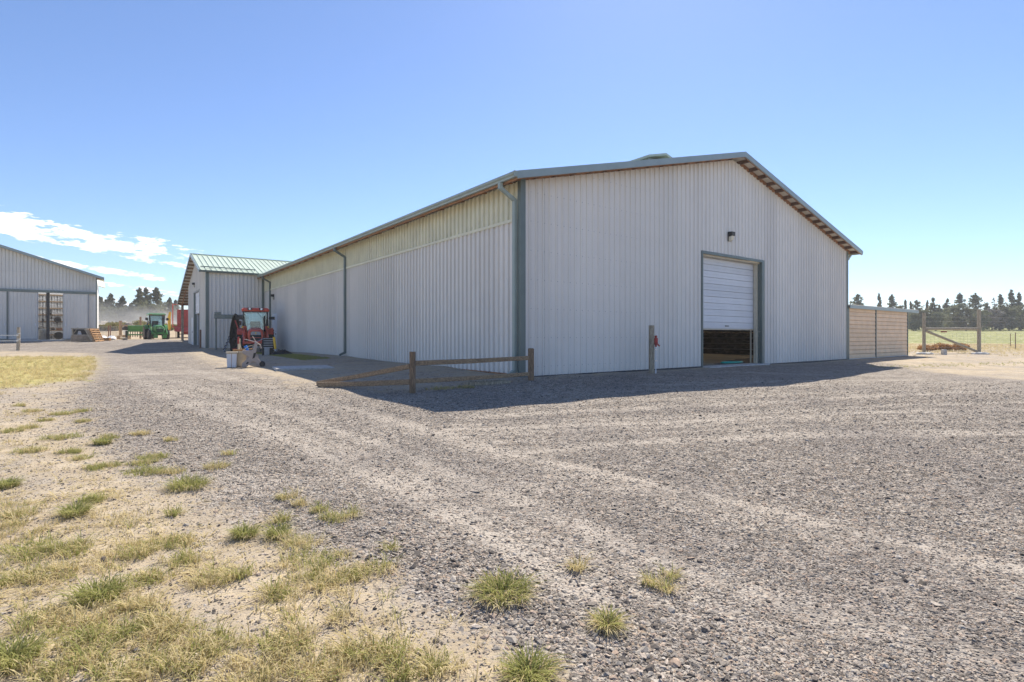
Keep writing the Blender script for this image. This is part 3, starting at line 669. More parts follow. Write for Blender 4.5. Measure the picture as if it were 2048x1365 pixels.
def railbar(p, q, w0=.055, h=.105):
    p, q = Vector(p), Vector(q); mid = (p + q) / 2 + Vector((0, 0, -.012))
    b = MB().bar(p, mid, w0, h).bar(mid, q, w0, h * .94); return b.build('rail', 'railwood', rail, False, .01)
railbar(rel(pa, zof(727, Z1)), rel(pb, zof(716, Z2)))
railbar(rel(pa, zof(763, Z1)), rel(pb, zof(748, Z2)), .055, .095)
railbar(rel((pa[0] - .05, pa[1] - .03), zof(733, Z1)), rel(pc, gc + .05))
railbar(rel((pa[0] - .05, pa[1] - .03), zof(764, Z1)), rel((pc[0] + .15, pc[1] - .35), gc + .05), .055, .115)
# timber drain frame lying behind it
q = at(975, 766); dr = thing('drain_frame', 'weathered board frame round a drain at the barn corner', 'drain', (q[0], q[1], G(*q)), .35)
for a, b, ww in (((-.5, -.22, .0), (.5, -.22, .0), .05), ((-.5, .22, .0), (.5, .22, 0), .12), ((-.5, -.2, 0), (-.5, .2, 0), .05), ((.5, -.2, 0), (.5, .2, 0), .05)):
    MB().bar(a, b, ww, .09).build('board', 'greywood', dr, False, .005)
MB().bx((-.47, -.19, -.05), (.47, .15, .005)).build('drain_cover', 'rust', dr)
q = at(606, 737); o = MB().box((0, 0, .0), (1.75, 1.5, .10)).build('concrete_pad', 'concrete', None, False, .01); o.location = (q[0], q[1], G(*q)); o.rotation_euler.z = .5; tag(o, 'flat pale concrete pad in the dirt beside the long wall', 'concrete pad')
# hydrant post by the roll-up door
q = at(1303, 747); Zq = q[1]; gq = G(*q)
hp = thing('hydrant_post', 'grey wooden post with red hydrant head and white pipe by the gable wall', 'post', (q[0], q[1], gq), .2)
MB().bx((-.065, -.06, -.3), (.065, .06, zof(651, Zq) - gq)).build('post', 'greywood', hp, False, .012)
MB().lathe([(.017, -.1), (.017, .93)], (.105, -.06, 0), 'z', 8).build('pipe', 'white', hp, True)
hh = zof(690, Zq) - gq
hd = MB().bx((.06, -.11, hh), (.15, -.02, hh + .20)).lathe([(.03, 0), (.045, .05), (.02, .07)], (.105, -.065, hh + .2), 'z', 8).build('hydrant_head', 'redold', hp, False, .01)
MB().bar((.14, -.065, hh + .03), (.22, -.065, hh - .04), .035, .035).bar((.105, -.065, hh), (.105, -.065, hh - .06), .04, .04, (0, 1, 0)).build('spout', 'redold', hd)
for z in (.35, .68): MB().bx((.06, -.085, z), (.13, -.035, z + .02)).build('pipe_clip', 'chrome', hp)

# ------------------------------------------------------------------ tractors
def wheel(parent, c, r, wd, rim, lugs=16, name='wheel'):
    """c: hub centre in the parent's frame, axle along x"""
    t = MB().lathe([(r * .55, -wd * .42), (r * .75, -wd / 2), (r * .93, -wd * .46), (r * .95, 0), (r * .93, wd * .46), (r * .75, wd / 2), (r * .55, wd * .42)], (0, 0, 0), 'x', 28)
    for i in range(lugs):
        a = 2 * math.pi * i / lugs
        for sg in (-1, 1):
            aa = a + (0 if sg < 0 else math.pi / lugs)
            p = Vector((sg * wd * .02, math.cos(aa) * r * .97, math.sin(aa) * r * .97)); a2 = aa + .22
            q = Vector((sg * wd * .5, math.cos(a2) * r * .965, math.sin(a2) * r * .965))
            t.bar(p, q, r * .07, r * .075, (0, math.cos(aa), math.sin(aa)))
    wh = t.build(name, 'rubber', parent, True, 0, 30); wh.location = c
    MB().lathe([(.03, -wd * .30), (r * .2, -wd * .30), (r * .5, -wd * .36), (r * .57, -wd * .43), (r * .57, wd * .43), (r * .5, wd * .36), (r * .2, wd * .30), (.03, wd * .3)], (0, 0, 0), 'x', 20).build('rim', rim, wh, True)
    return wh
def tractor(name, label, loc, rz, body, rim, roofm, hood2, kind):
    """faces -y; overall about 2.0 m wide, 2.55 m tall"""
    t = thing(name, label, 'tractor', loc, rz)
    for sx in (-1, 1):
        wheel(t, (sx * .78, .55, .66), .66, .40, rim, 16, 'rear_wheel'); wheel(t, (sx * .72, -1.15, .44), .44, .30, rim, 14, 'front_wheel')
        # rear fender
        pr = [(.55 + .76 * math.cos(a), .66 + .76 * math.sin(a)) for a in np.linspace(R(15), R(150), 9)] + [(.55 + .70 * math.cos(a), .66 + .70 * math.sin(a)) for a in np.linspace(R(150), R(15), 9)]
        MB().prism(pr, sx * .57, sx * .95, 'x').build('fender', body, t, False, .01)
    MB().bx((-.22, -1.25, .45), (.22, .9, .85)).bx((-.5, .40, .55), (.5, .70, .78)).build('chassis', 'dark', t)
    MB().bar((-.68, -1.15, .44), (.68, -1.15, .44), .12, .12).build('front_axle', 'dark', t)
    # hood
    prof = [(-.36, .62), (.36, .62), (.41, .95), (.38, 1.18), (.24, 1.33), (-.24, 1.33), (-.38, 1.18), (-.41, .95)]
    hb = MB(); o = len(hb.v); secs = [(-1.78, .86, .86), (-1.70, .95, .95), (-1.2, 1.0, 1.02), (-.35, 1.05, 1.12)]
    for yy, sx_, sz in secs: hb.v += [(p * sx_, yy, .62 + (q - .62) * sz) for p, q in prof]
    n = len(prof)
    for i in range(len(secs) - 1):
        for k in range(n): hb.f.append((i * n + k, i * n + (k + 1) % n, (i + 1) * n + (k + 1) % n, (i + 1) * n + k))
    hb.f += [tuple(range(n)), tuple(range(3 * n, 4 * n))]
    hood = hb.build('hood', body, t, True, 0, 25)
    # grille: frame, upper lamp panel, dark louvres
    gr = MB().prism([(-.27, .66), (.27, .66), (.30, .9), (.26, 1.14), (.18, 1.2), (-.18, 1.2), (-.26, 1.14), (-.30, .9)], -1.80, -1.78, 'y').build('grille', 'black', hood)
    pts = [(-.27, .66), (.27, .66), (.31, .9), (.27, 1.15), (.18, 1.21), (-.18, 1.21), (-.27, 1.15), (-.31, .9)]
    fb = MB()
    for i in range(len(pts)): fb.bar((pts[i][0], -1.80, pts[i][1]), (pts[(i + 1) % 8][0], -1.80, pts[(i + 1) % 8][1]), .045, .045, (0, 1, 0))
    fb.build('grille_frame', body, hood)
    for z in ((.83,) if kind == 'red' else (.76, .86)): MB().bx((-.27, -1.815, z), (.27, -1.79, z + .03)).build('grille_bar', body, hood)
    MB().prism([(-.25, 1.0), (.25, 1.0), (.24, 1.13), (.17, 1.18), (-.17, 1.18), (-.24, 1.13)], -1.812, -1.798, 'y').build('headlamp_panel', 'steel' if kind == 'red' else 'greenl', hood)
    MB().bx((-.03, -1.822, 1.05), (.03, -1.812, 1.13)).build('badge', 'yellow' if kind == 'red' else 'label', hood)
    MB().bx((-.25, -1.84, .55), (.25, -1.5, .64)).build('front_weight', 'dark', t)
    # cab
    for sx in (-1, 1):
        MB().bar((sx * .52, -.30, 1.18), (sx * .60, -.20, 2.36), .07, .09).build('cab_post', 'black', t)
        MB().bar((sx * .66, .80, 1.20), (sx * .60, .82, 2.36), .07, .08).build('cab_post', 'black', t)
        MB().bar((sx * .70, .28, 1.10), (sx * .62, .28, 2.36), .04, .05).build('cab_post', 'black', t)
        MB().bar((sx * .62, -.22, 1.95), (sx * .82, -.34, 1.98), .02, .02).box((sx * .86, -.34, 1.97), (.30 if kind == 'red' else .2, .05, .17 if kind == 'red' else .24)).build('mirror', 'black', t)
        MB().bx((sx * .66, -.28, 1.2), (sx * .64, .8, 2.34)).build('side_window', 'glass', t)
        # loader arm: mast, arm, cylinder
        MB().bar((sx * .50, -.28, .7), (sx * .54, -.30, 1.50), .09, .14).build('loader_mast', body, t)
        MB().bar((sx * .57, -.22, 1.46), (sx * .60, -.95, 1.12), .08, .15).bar((sx * .60, -.92, 1.18), (sx * .60, -1.9, .50), .08, .14).build('loader_arm', body, t)
        MB().bar((sx * .66, -.3, 1.05), (sx * .66, -1.35, .72), .05, .05).build('loader_cylinder', 'chrome', t)
        MB().bx((sx * .66 - .05, -.30, 1.40), (sx * .66 + .05, -.26, 1.5)).build('turn_light', 'yellow', t)
    MB().bar((-.60, -1.9, .58), (.60, -1.9, .58), .1, .12).build('loader_crossbar', body, t, False, .01)
    for sx in (-1, 1):
        MB().box((sx * .36, -2.0, .30), (.34, .12, .34)).build('loader_bracket', 'dark' if kind == 'red' else 'green', t)
    MB().prism([(-.56, 1.28), (.56, 1.28), (.59, 2.34), (-.59, 2.34)], -.30, -.285, 'y').build('windscreen', 'glass', t)
    MB().prism([(-.6, 1.28), (.6, 1.28), (.6, 2.34), (-.6, 2.34)], .82, .835, 'y').build('rear_window', 'glass', t)
    rf = MB()
    for z0, z1, g0, g1 in ((2.34, 2.44, .0, .03), (2.44, 2.55, .03, -.08)):
        a0, a1 = .70 + g0, .70 + g1
        rf.add([(-a0, -.42 - g0, z0), (a0, -.42 - g0, z0), (a0, .98 + g0, z0), (-a0, .98 + g0, z0), (-a1, -.42 - g1, z1), (a1, -.42 - g1, z1), (a1, .98 + g1, z1), (-a1, .98 + g1, z1)],
               [(0, 3, 2, 1), (4, 5, 6, 7), (0, 1, 5, 4), (1, 2, 6, 5), (2, 3, 7, 6), (3, 0, 4, 7)])
    roof = rf.build('roof', roofm, t, False, .02)
    MB().bx((-.66, -.40, 2.30), (.66, .95, 2.338)).build('roof_liner', 'black', roof)
    for sx in (-1, 1):
        if kind == 'red':
            MB().box((sx * .30, -.45, 2.47), (.22, .06, .12)).build('work_light_housing', 'black', roof)
            MB().lathe([(.055, -.03), (.06, -.012), (.05, 0)], (sx * .30, -.48, 2.475), 'y', 12).build('work_light', 'chrome', roof, True)
        else:
            MB().box((sx * .5, -.44, 2.37), (.16, .06, .08)).build('marker_light', 'orange', roof)
    MB().tube([(-.35, .0, 1.62), (-.1, -.02, 1.7), (.1, -.02, 1.7), (.3, 0, 1.62)], .02, 6).bar((0, -.1, 1.3), (0, .0, 1.66), .06, .06).build('steering_wheel', 'black', t)
    MB().bx((-.27, .35, 1.05), (.27, .75, 1.22)).bx((-.27, .7, 1.2), (.27, .8, 1.8)).build('seat', 'black', t, False, .03)
    MB().bar((.1, -.31, 2.28), (.44, -.32, 1.85), .02, .02).build('wiper', 'black', t)
    MB().lathe([(.035, 1.2), (.035, 1.75), (.045, 1.78), (.045, 2.1)], (.46, -.55, 0), 'z', 8).build('exhaust', 'black', t, True)
    if kind == 'red': MB().bar((-.62, .3, 2.5), (-.86, .3, 3.0), .014, .014).build('aerial', 'chrome', t)
    MB().bx((-.62, .3, .5), (-.32, .8, .8)).build('step', 'dark', t)
    return t
Zr = 31.0; xr = ray(511, Zr); tractor('tractor', 'orange-red cab tractor with loader arms parked by the annex wall', (xr, Zr, G(xr, Zr)), R(26), 'red', 'red', 'red', 'red', 'red')
Zg = 52.5; xg = ray(313, Zg); tractor('tractor', 'green cab tractor with yellow wheels standing between the barns', (xg, Zg, G(xg, Zg)), R(42), 'green', 'yellow', 'greenl', 'greenl', 'green')

# mower deck tipped up, auger and pile beside the red tractor
Zm = 31.6; xm = ray(470, Zm); mw = thing('mower_deck', 'black rotary mower deck tipped upright left of the red tractor', 'mower', (xm, Zm, G(xm, Zm)), R(24))
pr = [(-.24, .0), (.20, .0), (.25, .6), (.24, 1.2), (.22, 1.75), (.16, 2.16), (.02, 2.24), (-.10, 2.05), (-.19, 1.65), (-.26, 1.1), (-.27, .5)]
MB().prism(pr, .0, .06, 'y').build('deck', 'mower', mw)
b = MB()
for i in range(1, len(pr) - 0):
    p, q = pr[i - 1], pr[i]; b.bar((p[0], -.12, p[1]), (q[0], -.12, q[1]), .24, .03, (0, 1, 0) if False else (q[1] - p[1], 0, p[0] - q[0]))
b.build('deck_skirt', 'mower', mw)
MB().bar((.0, -.1, 2.16), (.46, -.25, 2.08), .34, .05).bar((.44, -.3, 2.1), (.44, -.2, 1.9), .2, .05).build('guard', 'dark', mw)
MB().bar((.02, -.16, 1.85), (.36, -.2, .75), .06, .07).build('hitch_bar', 'redold', mw)
MB().lathe([(.0, -.1), (.08, -.1), (.10, -.04), (.10, 0)], (-.04, 0, .75), 'y', 12).build('blade_hub', 'dark', mw)
MB().bar((-.02, -.3, .06), (.40, -.34, .48), .10, .13).box((.0, -.3, .1), (.2, .2, .22)).build('hitch', 'redold', mw)
Zh = 33.4; xh = ray(463, Zh); o = MB().box((0, 0, 2.05), (1.9, .25, .26)).box((-.75, -.0, 2.25), (.35, .2, .16)).bx((-.9, -.06, 0), (-.8, .06, 1.93)).bx((.8, -.06, 0), (.9, .06, 1.93)).build('implement_frame', 'trim', None, False, .02); o.location = (xh, Zh, G(xh, Zh)); o.rotation_euler.z = R(25); tag(o, 'dull green implement frame behind the upright mower deck', 'implement')
Zs = 31.8; xs = ray(452, Zs); au = thing('post_auger', 'black and white spiral post auger leaning on the annex wall', 'auger', (xs, Zs, G(xs, Zs)))
p, q = Vector((.14, -.5, 0)), Vector((-.36, 1.9, 1.86))
MB().tube([p, q], .035, 8).build('shaft', 'steel', au, True)
b = MB(); d = (q - p); n = 70; ax = d.normalized(); e1 = ax.orthogonal().normalized(); e2 = ax.cross(e1); vs = []
for i in range(n + 1):
    a = i / n * 2 * math.pi * 9; c = p + d * (i / n * .86); rr = .085
    vs += [c, c + (e1 * math.cos(a) + e2 * math.sin(a)) * rr]
b.add(vs, [(2 * i, 2 * i + 2, 2 * i + 3, 2 * i + 1) for i in range(n)]).build('flighting', 'dark', au)
MB().box(q + Vector((.10, 0, -.14)), (.38, .25, .26), .3).bar(q + Vector((-.12, 0, -.1)), q + Vector((-.05, 0, .14)), .07, .09, (0, 1, 0)).bar(q + Vector((-.15, 0, -.2)), q + Vector((-.18, 0, -.38)), .14, .12, (0, 1, 0)).build('gearbox', 'rust', au, False, .02)

# steel frame, marker post and tarp heap right of the tractor
Zb = 26.6; xb = ray(536, Zb); gb_ = G(xb, Zb)
fr = thing('steel_attachment', 'black and grey steel attachment frame standing right of the red tractor', 'attachment', (xb, Zb, gb_), R(24))
for i in range(5): MB().bx((-.24, -.03, .36 + i * .11), (.22, .02, .40 + i * .11)).build('crossbar', 'steel', fr)
MB().bx((-.26, .025, .0), (.25, .08, .86)).build('backing', 'black', fr)
MB().bx((-.17, -.12, -.02), (.07, .0, .36)).build('grey_box', 'steel', fr, False, .01)
MB().bx((-.27, -.05, -.02), (-.20, .02, .86)).build('upright', 'black', fr)
xk = ray(552, Zb - .2); mk = thing('marker_post', 'leaning grey post with yellow upper sleeve beside the tractor', 'post', (xk, Zb - .2, G(xk, Zb - .2)))
MB().tube([(.02, 0, -.05), (-.03, 0, .3)], .055, 8).build('base', 'steel', mk, True); MB().tube([(-.028, 0, .29), (-.10, 0, .88)], .06, 8).build('sleeve', 'yellow', mk, True)
# heap of crumpled black plastic
xt, yt = ray(563, Zb), Zb; vs = []; fs = []; r_ = np.random.RandomState(3); NU, NVv = 16, 10
for i in range(NU):
    for j in range(NVv):
        s, t = i / (NU - 1), j / (NVv - 1); h = math.sin(math.pi * s) ** .7 * math.sin(math.pi * t) ** .6
        vs.append(((s - .42) * .95 , (t - .5) * .9, h * (.34 - .22 * s) * (.6 + .9 * r_.rand()) - .02))
for i in range(NU - 1):
    for j in range(NVv - 1): fs.append((i * NVv + j, (i + 1) * NVv + j, (i + 1) * NVv + j + 1, i * NVv + j + 1))
o = MB().add(vs, fs).build('tarp_heap', 'tarp'); o.location = (xt, yt, G(xt, yt)); tag(o, 'low crumpled black tarp heap against the long wall', 'tarp')

# bins and hose reel in front
Zc = 19.3
xc = ray(464, Zc); bn_ = thing('waste_bin', 'white-grey plastic bin with tan lid in front of the tractor', 'bin', (xc, Zc, G(xc, Zc)), R(24))
MB().prism([(-.145, 0), (.145, 0), (.165, .50), (-.165, .50)], -.15, .15, 'y').build('body', 'white', bn_, False, .01)
MB().bx((-.19, -.18, .50), (.19, .18, .56)).build('lid', 'cream', bn_, False, .01)
MB().bx((-.012, -.156, .0), (.0, -.15, .5)).build('seam', 'brown', bn_)
xc = ray(482, Zc + .35); tb = thing('planter_tub', 'cream plastic tub between the white bin and the hose reel', 'tub', (xc, Zc + .35, G(xc, Zc + .35)))
MB().lathe([(.22, 0), (.25, .06), (.29, .5), (.31, .5), (.31, .55), (.27, .55), (.25, .42)], (0, 0, 0), 'z', 22).build('tub_body', 'cream', tb, True)
MB().lathe([(.255, .44), (.2, .45)], (0, 0, 0), 'z', 18).build('tub_soil', 'sand', tb)
xp = ray(478, Zc + .6); wp = thing('hose_post', 'thin pale post with hose hanging on it behind the tub', 'post', (xp, Zc + .6, G(xp, Zc + .6)))
MB().bx((-.035, -.03, -.1), (.035, .03, 1.02)).build('post', 'cream', wp); MB().bx((-.03, -.05, .82), (.03, -.03, 1.08)).build('tap', 'redold', wp)
MB().tube([(.04, -.05, .95), (.10, -.06, .7), (.16, -.06, .45), (.24, -.06, .2), (.3, -.1, .05)], .012, 6).build('hose', 'cream', wp, True)
xo = ray(476, Zc - .1); o = MB().tube([(-.28, 0, 0), (.5, .05, .06)], .03, 8).build('wooden_handle', 'orange', None, True); o.location = (xo, Zc + .1, G(xo, Zc) + .60); tag(o, 'orange-brown wooden tool handle lying across the tub', 'tool')
xv = ray(491.5, Zc); o = MB().tube([(-.05, 0, .1), (0, 0, .12), (.05, 0, .03), (.06, 0, -.1)], [.03, .06, .05, .035], 10).build('spray_nozzle', 'blue', None, True); o.location = (xv, Zc, G(xv, Zc) + .62); tag(o, 'bright blue hose nozzle hanging beside the hose reel', 'nozzle')
xl = ray(506, Zc); hr = thing('hose_reel', 'taupe plastic hose reel cart with black wheel', 'hose reel', (xl, Zc, G(xl, Zc)), R(26))
for sy in (-.16, .16):
    s_ = MB().prism([(-.36, .0), (-.22, .0), (.0, .22), (.26, .02), (.34, .08), (.08, .42), (.16, .86), (.08, .92), (-.02, .60), (-.34, .60), (-.34, .50), (-.12, .36), (-.36, .12)], sy - .02, sy + .02, 'y').build('side_frame', 'taupe', hr, False, .008)
    MB().prism([(-.02, .30), (.06, .34), (.10, .52), (.02, .5)], sy - .026, sy + .026, 'y').prism([(-.2, .1), (-.13, .16), (-.17, .2), (-.22, .14)], sy - .026, sy + .026, 'y').build('slot', 'black', s_)
MB().lathe([(.20, -.13), (.20, -.11), (.12, -.10), (.12, .10), (.20, .11), (.20, .13)], (-.02, 0, .33), 'y', 18).build('drum', 'taupe', hr, True)
for k in range(5): MB().lathe([(.15, -.095 + k * .04), (.165, -.08 + k * .04), (.15, -.062 + k * .04)], (-.02, 0, .33), 'y', 16).build('hose_coil', 'cream', hr, True)
for sy in (-.2, .2): MB().lathe([(.02, -.03), (.10, -.03), (.10, .03), (.02, .03)], (.30, sy, .10), 'y', 14).build('wheel', 'black', hr, True)
MB().tube([(.1, 0, .9), (-.02, 0, 1.12)], .012, 6).tube([(.1, 0, .9), (.36, 0, 1.02)], .012, 6).tube([(.1, 0, .9), (-.28, 0, 1.0)], .012, 6).build('crank_arms', 'chrome', hr, True)
MB().bar((.08, -.16, .88), (.08, .16, .88), .06, .06).tube([(.12, 0, .86), (.24, 0, .78), (.27, 0, .66)], .03, 6).build('handle', 'taupe', hr)
MB().tube([(-.32, -.02, .6), (-.15, -.02, .74), (.05, -.02, .8)], .012, 6).build('hose_end', 'cream', hr, True)

# ------------------------------------------------------------------ the barn on the left
Zl = 48.0; xl0 = (193 - 1024) / F * Zl; gl = .69
LWD, LSL, LOV, LDP = 18.6, .335, .55, 12.0
lb = thing('machine_barn', 'grey metal barn with sliding doors standing open on the left', 'barn', (xl0, Zl, 0), PSI)  # right front corner is the origin, wall runs to -x
LE = 6.24 + LOV * LSL
def LR(u): return LE + LSL * min(-u, LWD + u)
OA, OB, TZ = -3.92, -2.28, 4.86   # the gap between the doors
lw = MB().prism([(OB, .2), (0, .2), (0, LR(0) - .15), (OB, LR(OB) - .15)], .03, .1, 'y').prism([(OA, TZ), (OB, TZ), (OB, LR(OB) - .15), (OA, LR(OA) - .15)], .03, .1, 'y')
lw.prism([(-LWD, .2), (OA, .2), (OA, LR(OA) - .15), (-LWD / 2, LR(-LWD / 2) - .15), (-LWD, LR(-LWD) - .15)], .03, .1, 'y')
lwall = lw.build('gable_wall', 'siding2', lb)
siding_strip(lwall, (-LWD, 0), (1, 0), (0, -1), LWD, 4.95, lambda s: LR(s - LWD) - .15, 'siding2', minor=False)
MB().prism([(-LWD, 6.42), (0, 6.42), (0, 6.47), (-LWD, 6.47)], -.025, -.003, 'y').build('lap_joint', 'siding2', lwall)
siding_strip(lwall, (-1.0, 0), (1, 0), (0, -1), 1.0, .2, 4.95, 'siding2', minor=False)
siding_strip(lwall, (-LWD, 0), (1, 0), (0, -1), LWD - 8.5, .2, 4.95, 'siding2', minor=False)
for a, b in ((OB, -.55), (-5.74, OA), (-8.9, -5.82)):
    dr = MB().bx((a, -.16, .80), (b, -.12, 4.72)).build('sliding_door', 'siding2', lb)
    siding_strip(dr, (a, -.165), (1, 0), (0, -1), b - a, .80, 4.72, 'siding2', 'door_sheet', minor=False)
    MB().bx((a - .02, -.19, .76), (a + .05, -.10, 4.74)).bx((b - .05, -.19, .76), (b + .02, -.10, 4.74)).bx((a + .05, -.19, .74), (b - .05, -.10, .80)).build('door_edge', 'trim' if a < -7 else 'steel', dr)
    MB().bx((a + .13 if a == OB else b - .2, -.22, 1.9), (a + .2 if a == OB else b - .13, -.19, 2.1)).build('handle', 'white', dr)
MB().bx((-LWD, -.24, 4.74), (0.05, -.02, 4.94)).build('door_rail', 'trim', lb)
MB().bx((-.08, -.03, .3), (.04, .14, LR(0) - .1)).build('corner_trim', 'trim', lb)
MB().bx((-.06, .1, .3), (0, LDP, LR(0) - .2)).bx((-LWD, .1, .3), (-LWD + .06, LDP, LR(0) - .2)).build('side_wall', 'siding2', lb)
bk = MB().prism([(-LWD, .3), (0, .3), (0, LR(0) - .2), (-LWD / 2, LR(-LWD / 2) - .2), (-LWD, LR(0) - .2)], LDP, LDP + .06, 'y').build('rear_wall', 'white', lb)
siding_strip(bk, (-9.5, LDP), (1, 0), (0, -1), 9.4, .3, 5.2, 'white', 'liner_panel', minor=False)
for i in range(7): MB().bx((-9.5, LDP - .12, 1.1 + i * .68), (-.1, LDP - .04, 1.22 + i * .68)).build('girt', 'pallet', bk)
for u, v in ((-3.36, .9), (-8.4, .9)): MB().bx((u - .11, v, .6), (u + .11, v + .25, 6.6)).build('inner_post', 'dark', lb)
for sg in (0, 1):
    ua, ub = ((LOV, -LWD / 2) if sg == 0 else (-LWD - LOV, -LWD / 2)); za, zb = LE - LOV * LSL, LR(-LWD / 2)
    for a, b, mm in ((-.5, 4.0, 'roof'), (4.0, 11.6, 'sky_panel'), (11.6, LDP + .5, 'roof')):
        (MB().prism([(ua, za - .04), (ub, zb - .04), (ub, zb), (ua, za)], a, b, 'y') if mm == 'roof' else MB().add([(ua, a, za), (ub, a, zb), (ub, b, zb), (ua, b, za)], [(0, 1, 2, 3)])).build('roof' if mm == 'roof' else 'added_skylight', mm if mm == 'roof' else 'clear_panel', lb)  # translucent roof strips, unseen, added to brighten the barn interior
    MB().prism([(ua, za - .2), (ub, zb - .2), (ub, zb + .02), (ua, za + .02)], -.53, -.5, 'y').build('rake_fascia', 'fascia', lb)
    MB().prism([(ua, za - .22), (ub, zb - .22), (ub, zb - .05), (ua, za - .05)], -.495, -.46, 'y').build('sub_fascia', 'brown', lb)
MB().prism([(.05, LE - .35), (LOV, 6.04), (LOV, 6.2), (.05, LE - .05)], -.44, -.40, 'y').build('eave_return', 'brown', lb)
def luv(u, v): return (xl0 + .8 * u - .6 * v, Zl + .6 * u + .8 * v)
x, y = luv(-3.4, .6)
o = MB().bx((-2.0, -.95, -.5), (1.2, .3, .0)).build('door_apron', 'concrete', None); o.location = (x, y, .72); o.rotation_euler.z = PSI; tag(o, 'pale concrete apron in the left barn doorway', 'concrete pad')
o = MB().bx((-9, .1, 0), (-.1, LDP - .1, .05)).build('barn_floor', 'concrete', None); o.location = (xl0, Zl, .66); o.rotation_euler.z = PSI; tag(o, 'concrete floor inside the left barn', None, None, 'structure')
FZ = .71
def inbarn(u, v): x, y = luv(u, v); return (x, y, FZ)
br = thing('barrel', 'grey plastic barrel just inside the left barn doorway', 'barrel', inbarn(-3.75, 2.2))
MB().lathe([(.30, 0), (.33, .06), (.33, .3), (.345, .32), (.33, .34), (.33, .66), (.345, .68), (.33, .7), (.31, .92), (.22, .96)], (0, 0, 0), 'z', 20).build('barrel_body', 'steel', br, True); MB().lathe([(.06, .955), (.06, 1.0)], (.1, 0, 0), 'z', 8).build('cap', 'black', br)
for nm, lab, u, v, z, r, a in (('tyre', 'black tyre hanging on the rear wall inside the left barn', -3.35, LDP - .3, 2.0, .30, 'y'), ('tyre', 'small black tyre standing on the floor inside the left barn', -3.0, 7, .36, .36, 'y')):
    o = MB().lathe([(r * .55, -.09), (r * .9, -.1), (r, -.05), (r, .05), (r * .9, .1), (r * .55, .09), (r * .55, -.09)], (0, 0, 0), a, 22).build(nm, 'rubber', None, True); x, y, z0 = inbarn(u, v); o.location = (x, y, z0 + z); o.rotation_euler.z = PSI; tag(o, lab, 'tyre')
for nm, lab, u, z, w0, h0 in (('shovel', 'dark shovel hanging on the rear wall inside the left barn', -4.5, 1.75, .22, .9), ('hand_saw', 'dark saw hanging on the rear wall inside the left barn', -3.85, 2.05, .5, .22), ('harness', 'dark leather harness hanging on the rear wall inside the left barn', -3.95, 2.5, .3, .5)):
    x, y, z0 = inbarn(u, LDP - .25); t = thing(nm, lab, 'tool', (x, y, z0 + z), PSI)
    MB().prism([(-w0 / 2, 0), (w0 / 2, .03), (w0 / 2.6, h0 * .35), (-w0 / 2.2, h0 * .4)], -.03, .03, 'y').build('blade', 'dark', t); MB().tube([(0, 0, h0 * .35), (.02, 0, h0)], .03, 6).build('handle', 'black', t)
ws = thing('workbench', 'workbench with dark tools inside the left barn', 'workbench', inbarn(-3.9, 11.3), PSI)
MB().bx((-1.9, -.3, .85), (1.6, .3, .92)).build('top', 'oldwood', ws)
for a in (-1.8, 1.5): MB().bx((a - .05, -.25, 0), (a + .05, .25, .85)).build('leg', 'oldwood', ws)
for i, (nm, lab, u, z, sx, sz, mm) in enumerate((('toolbox', 'black toolbox on the workbench in the left barn', -4.6, .93, .5, .34, 'black'), ('bench_grinder', 'dark bench grinder on the workbench in the left barn', -3.7, .93, .3, .26, 'dark'), ('chainsaw', 'dark chainsaw shape on the workbench end in the left barn', -3.2, .93, .45, .22, 'rust'))):
    t = thing(nm, lab, 'tool', (inbarn(u, 11.3)[0], inbarn(u, 11.3)[1], FZ + z), PSI)
    MB().bx((-sx / 2, -.12, 0), (sx / 2, .12, sz * .7)).build('body', mm, t, False, .02); MB().tube([(-sx * .35, 0, sz * .7), (-sx * .3, 0, sz), (sx * .3, 0, sz), (sx * .35, 0, sz * .7)], .02, 6).build('handle', 'dark', t)
    if i: MB().lathe([(.1, -.03), (.1, .03)], (sx * .6, 0, sz * .4), 'x', 12).build('disc', 'steel', t)

# things against its front wall
def pallet(name, label, loc, rot, m, nb=5, w_=1.15, h_=.9):
    """boards in the xz plane"""
    t = thing(name, label, 'pallet', loc); t.rotation_euler = rot
    for i in range(nb):
        z = i * (h_ - .1) / (nb - 1); MB().bx((-w_ / 2, -.075, z), (w_ / 2, -.052, z + .1)).build('plank', m, t)
    for i in range(3): MB().bx((-w_ / 2 + i * (w_ - .05) / 2, -.05, 0), (-w_ / 2 + i * (w_ - .05) / 2 + .05, .045, h_)).build('bearer', m, t)
    for i in range(3):
        z = i * (h_ - .1) / 2; MB().bx((-w_ / 2, .047, z), (w_ / 2, .07, z + .1)).build('plank', m, t)
    return t
Zp = 44.6
def gp(px, Z): x = ray(px, Z); return (x, Z, G(x, Z))
a = gp(167.5, Zp); pallet('pallet', 'wooden pallet standing on edge under the bench by the left barn', (a[0], a[1], a[2] + .0), (0, 0, R(37)), 'pallet', 5, 1.6, .52)
a = gp(160.5, Zp + .1)
a = gp(178, Zp); b_ = gp(171, Zp + 1)
bench = thing('workbench', 'rough grey bench with black shelf standing against the left barn', 'workbench', (b_[0], b_[1], b_[2]), R(37))
MB().bx((-.95, -.3, 1.02), (.95, .3, 1.09)).build('top', 'greywood', bench)
MB().bx((-.9, .1, .55), (.9, .25, 1.0)).build('back_panel', 'black', bench)
for x_ in (-.85, .85): MB().bx((x_ - .05, -.25, 0), (x_ + .05, .25, 1.02)).build('leg', 'greywood', bench)
MB().bx((-.9, -.28, .5), (.9, .25, .55)).build('shelf', 'greywood', bench)
c = gp(159, Zp + .9); t = thing('bucket', 'white bucket upside down on the bench shelf by the left barn', 'bucket', (c[0], c[1], c[2] + .55))
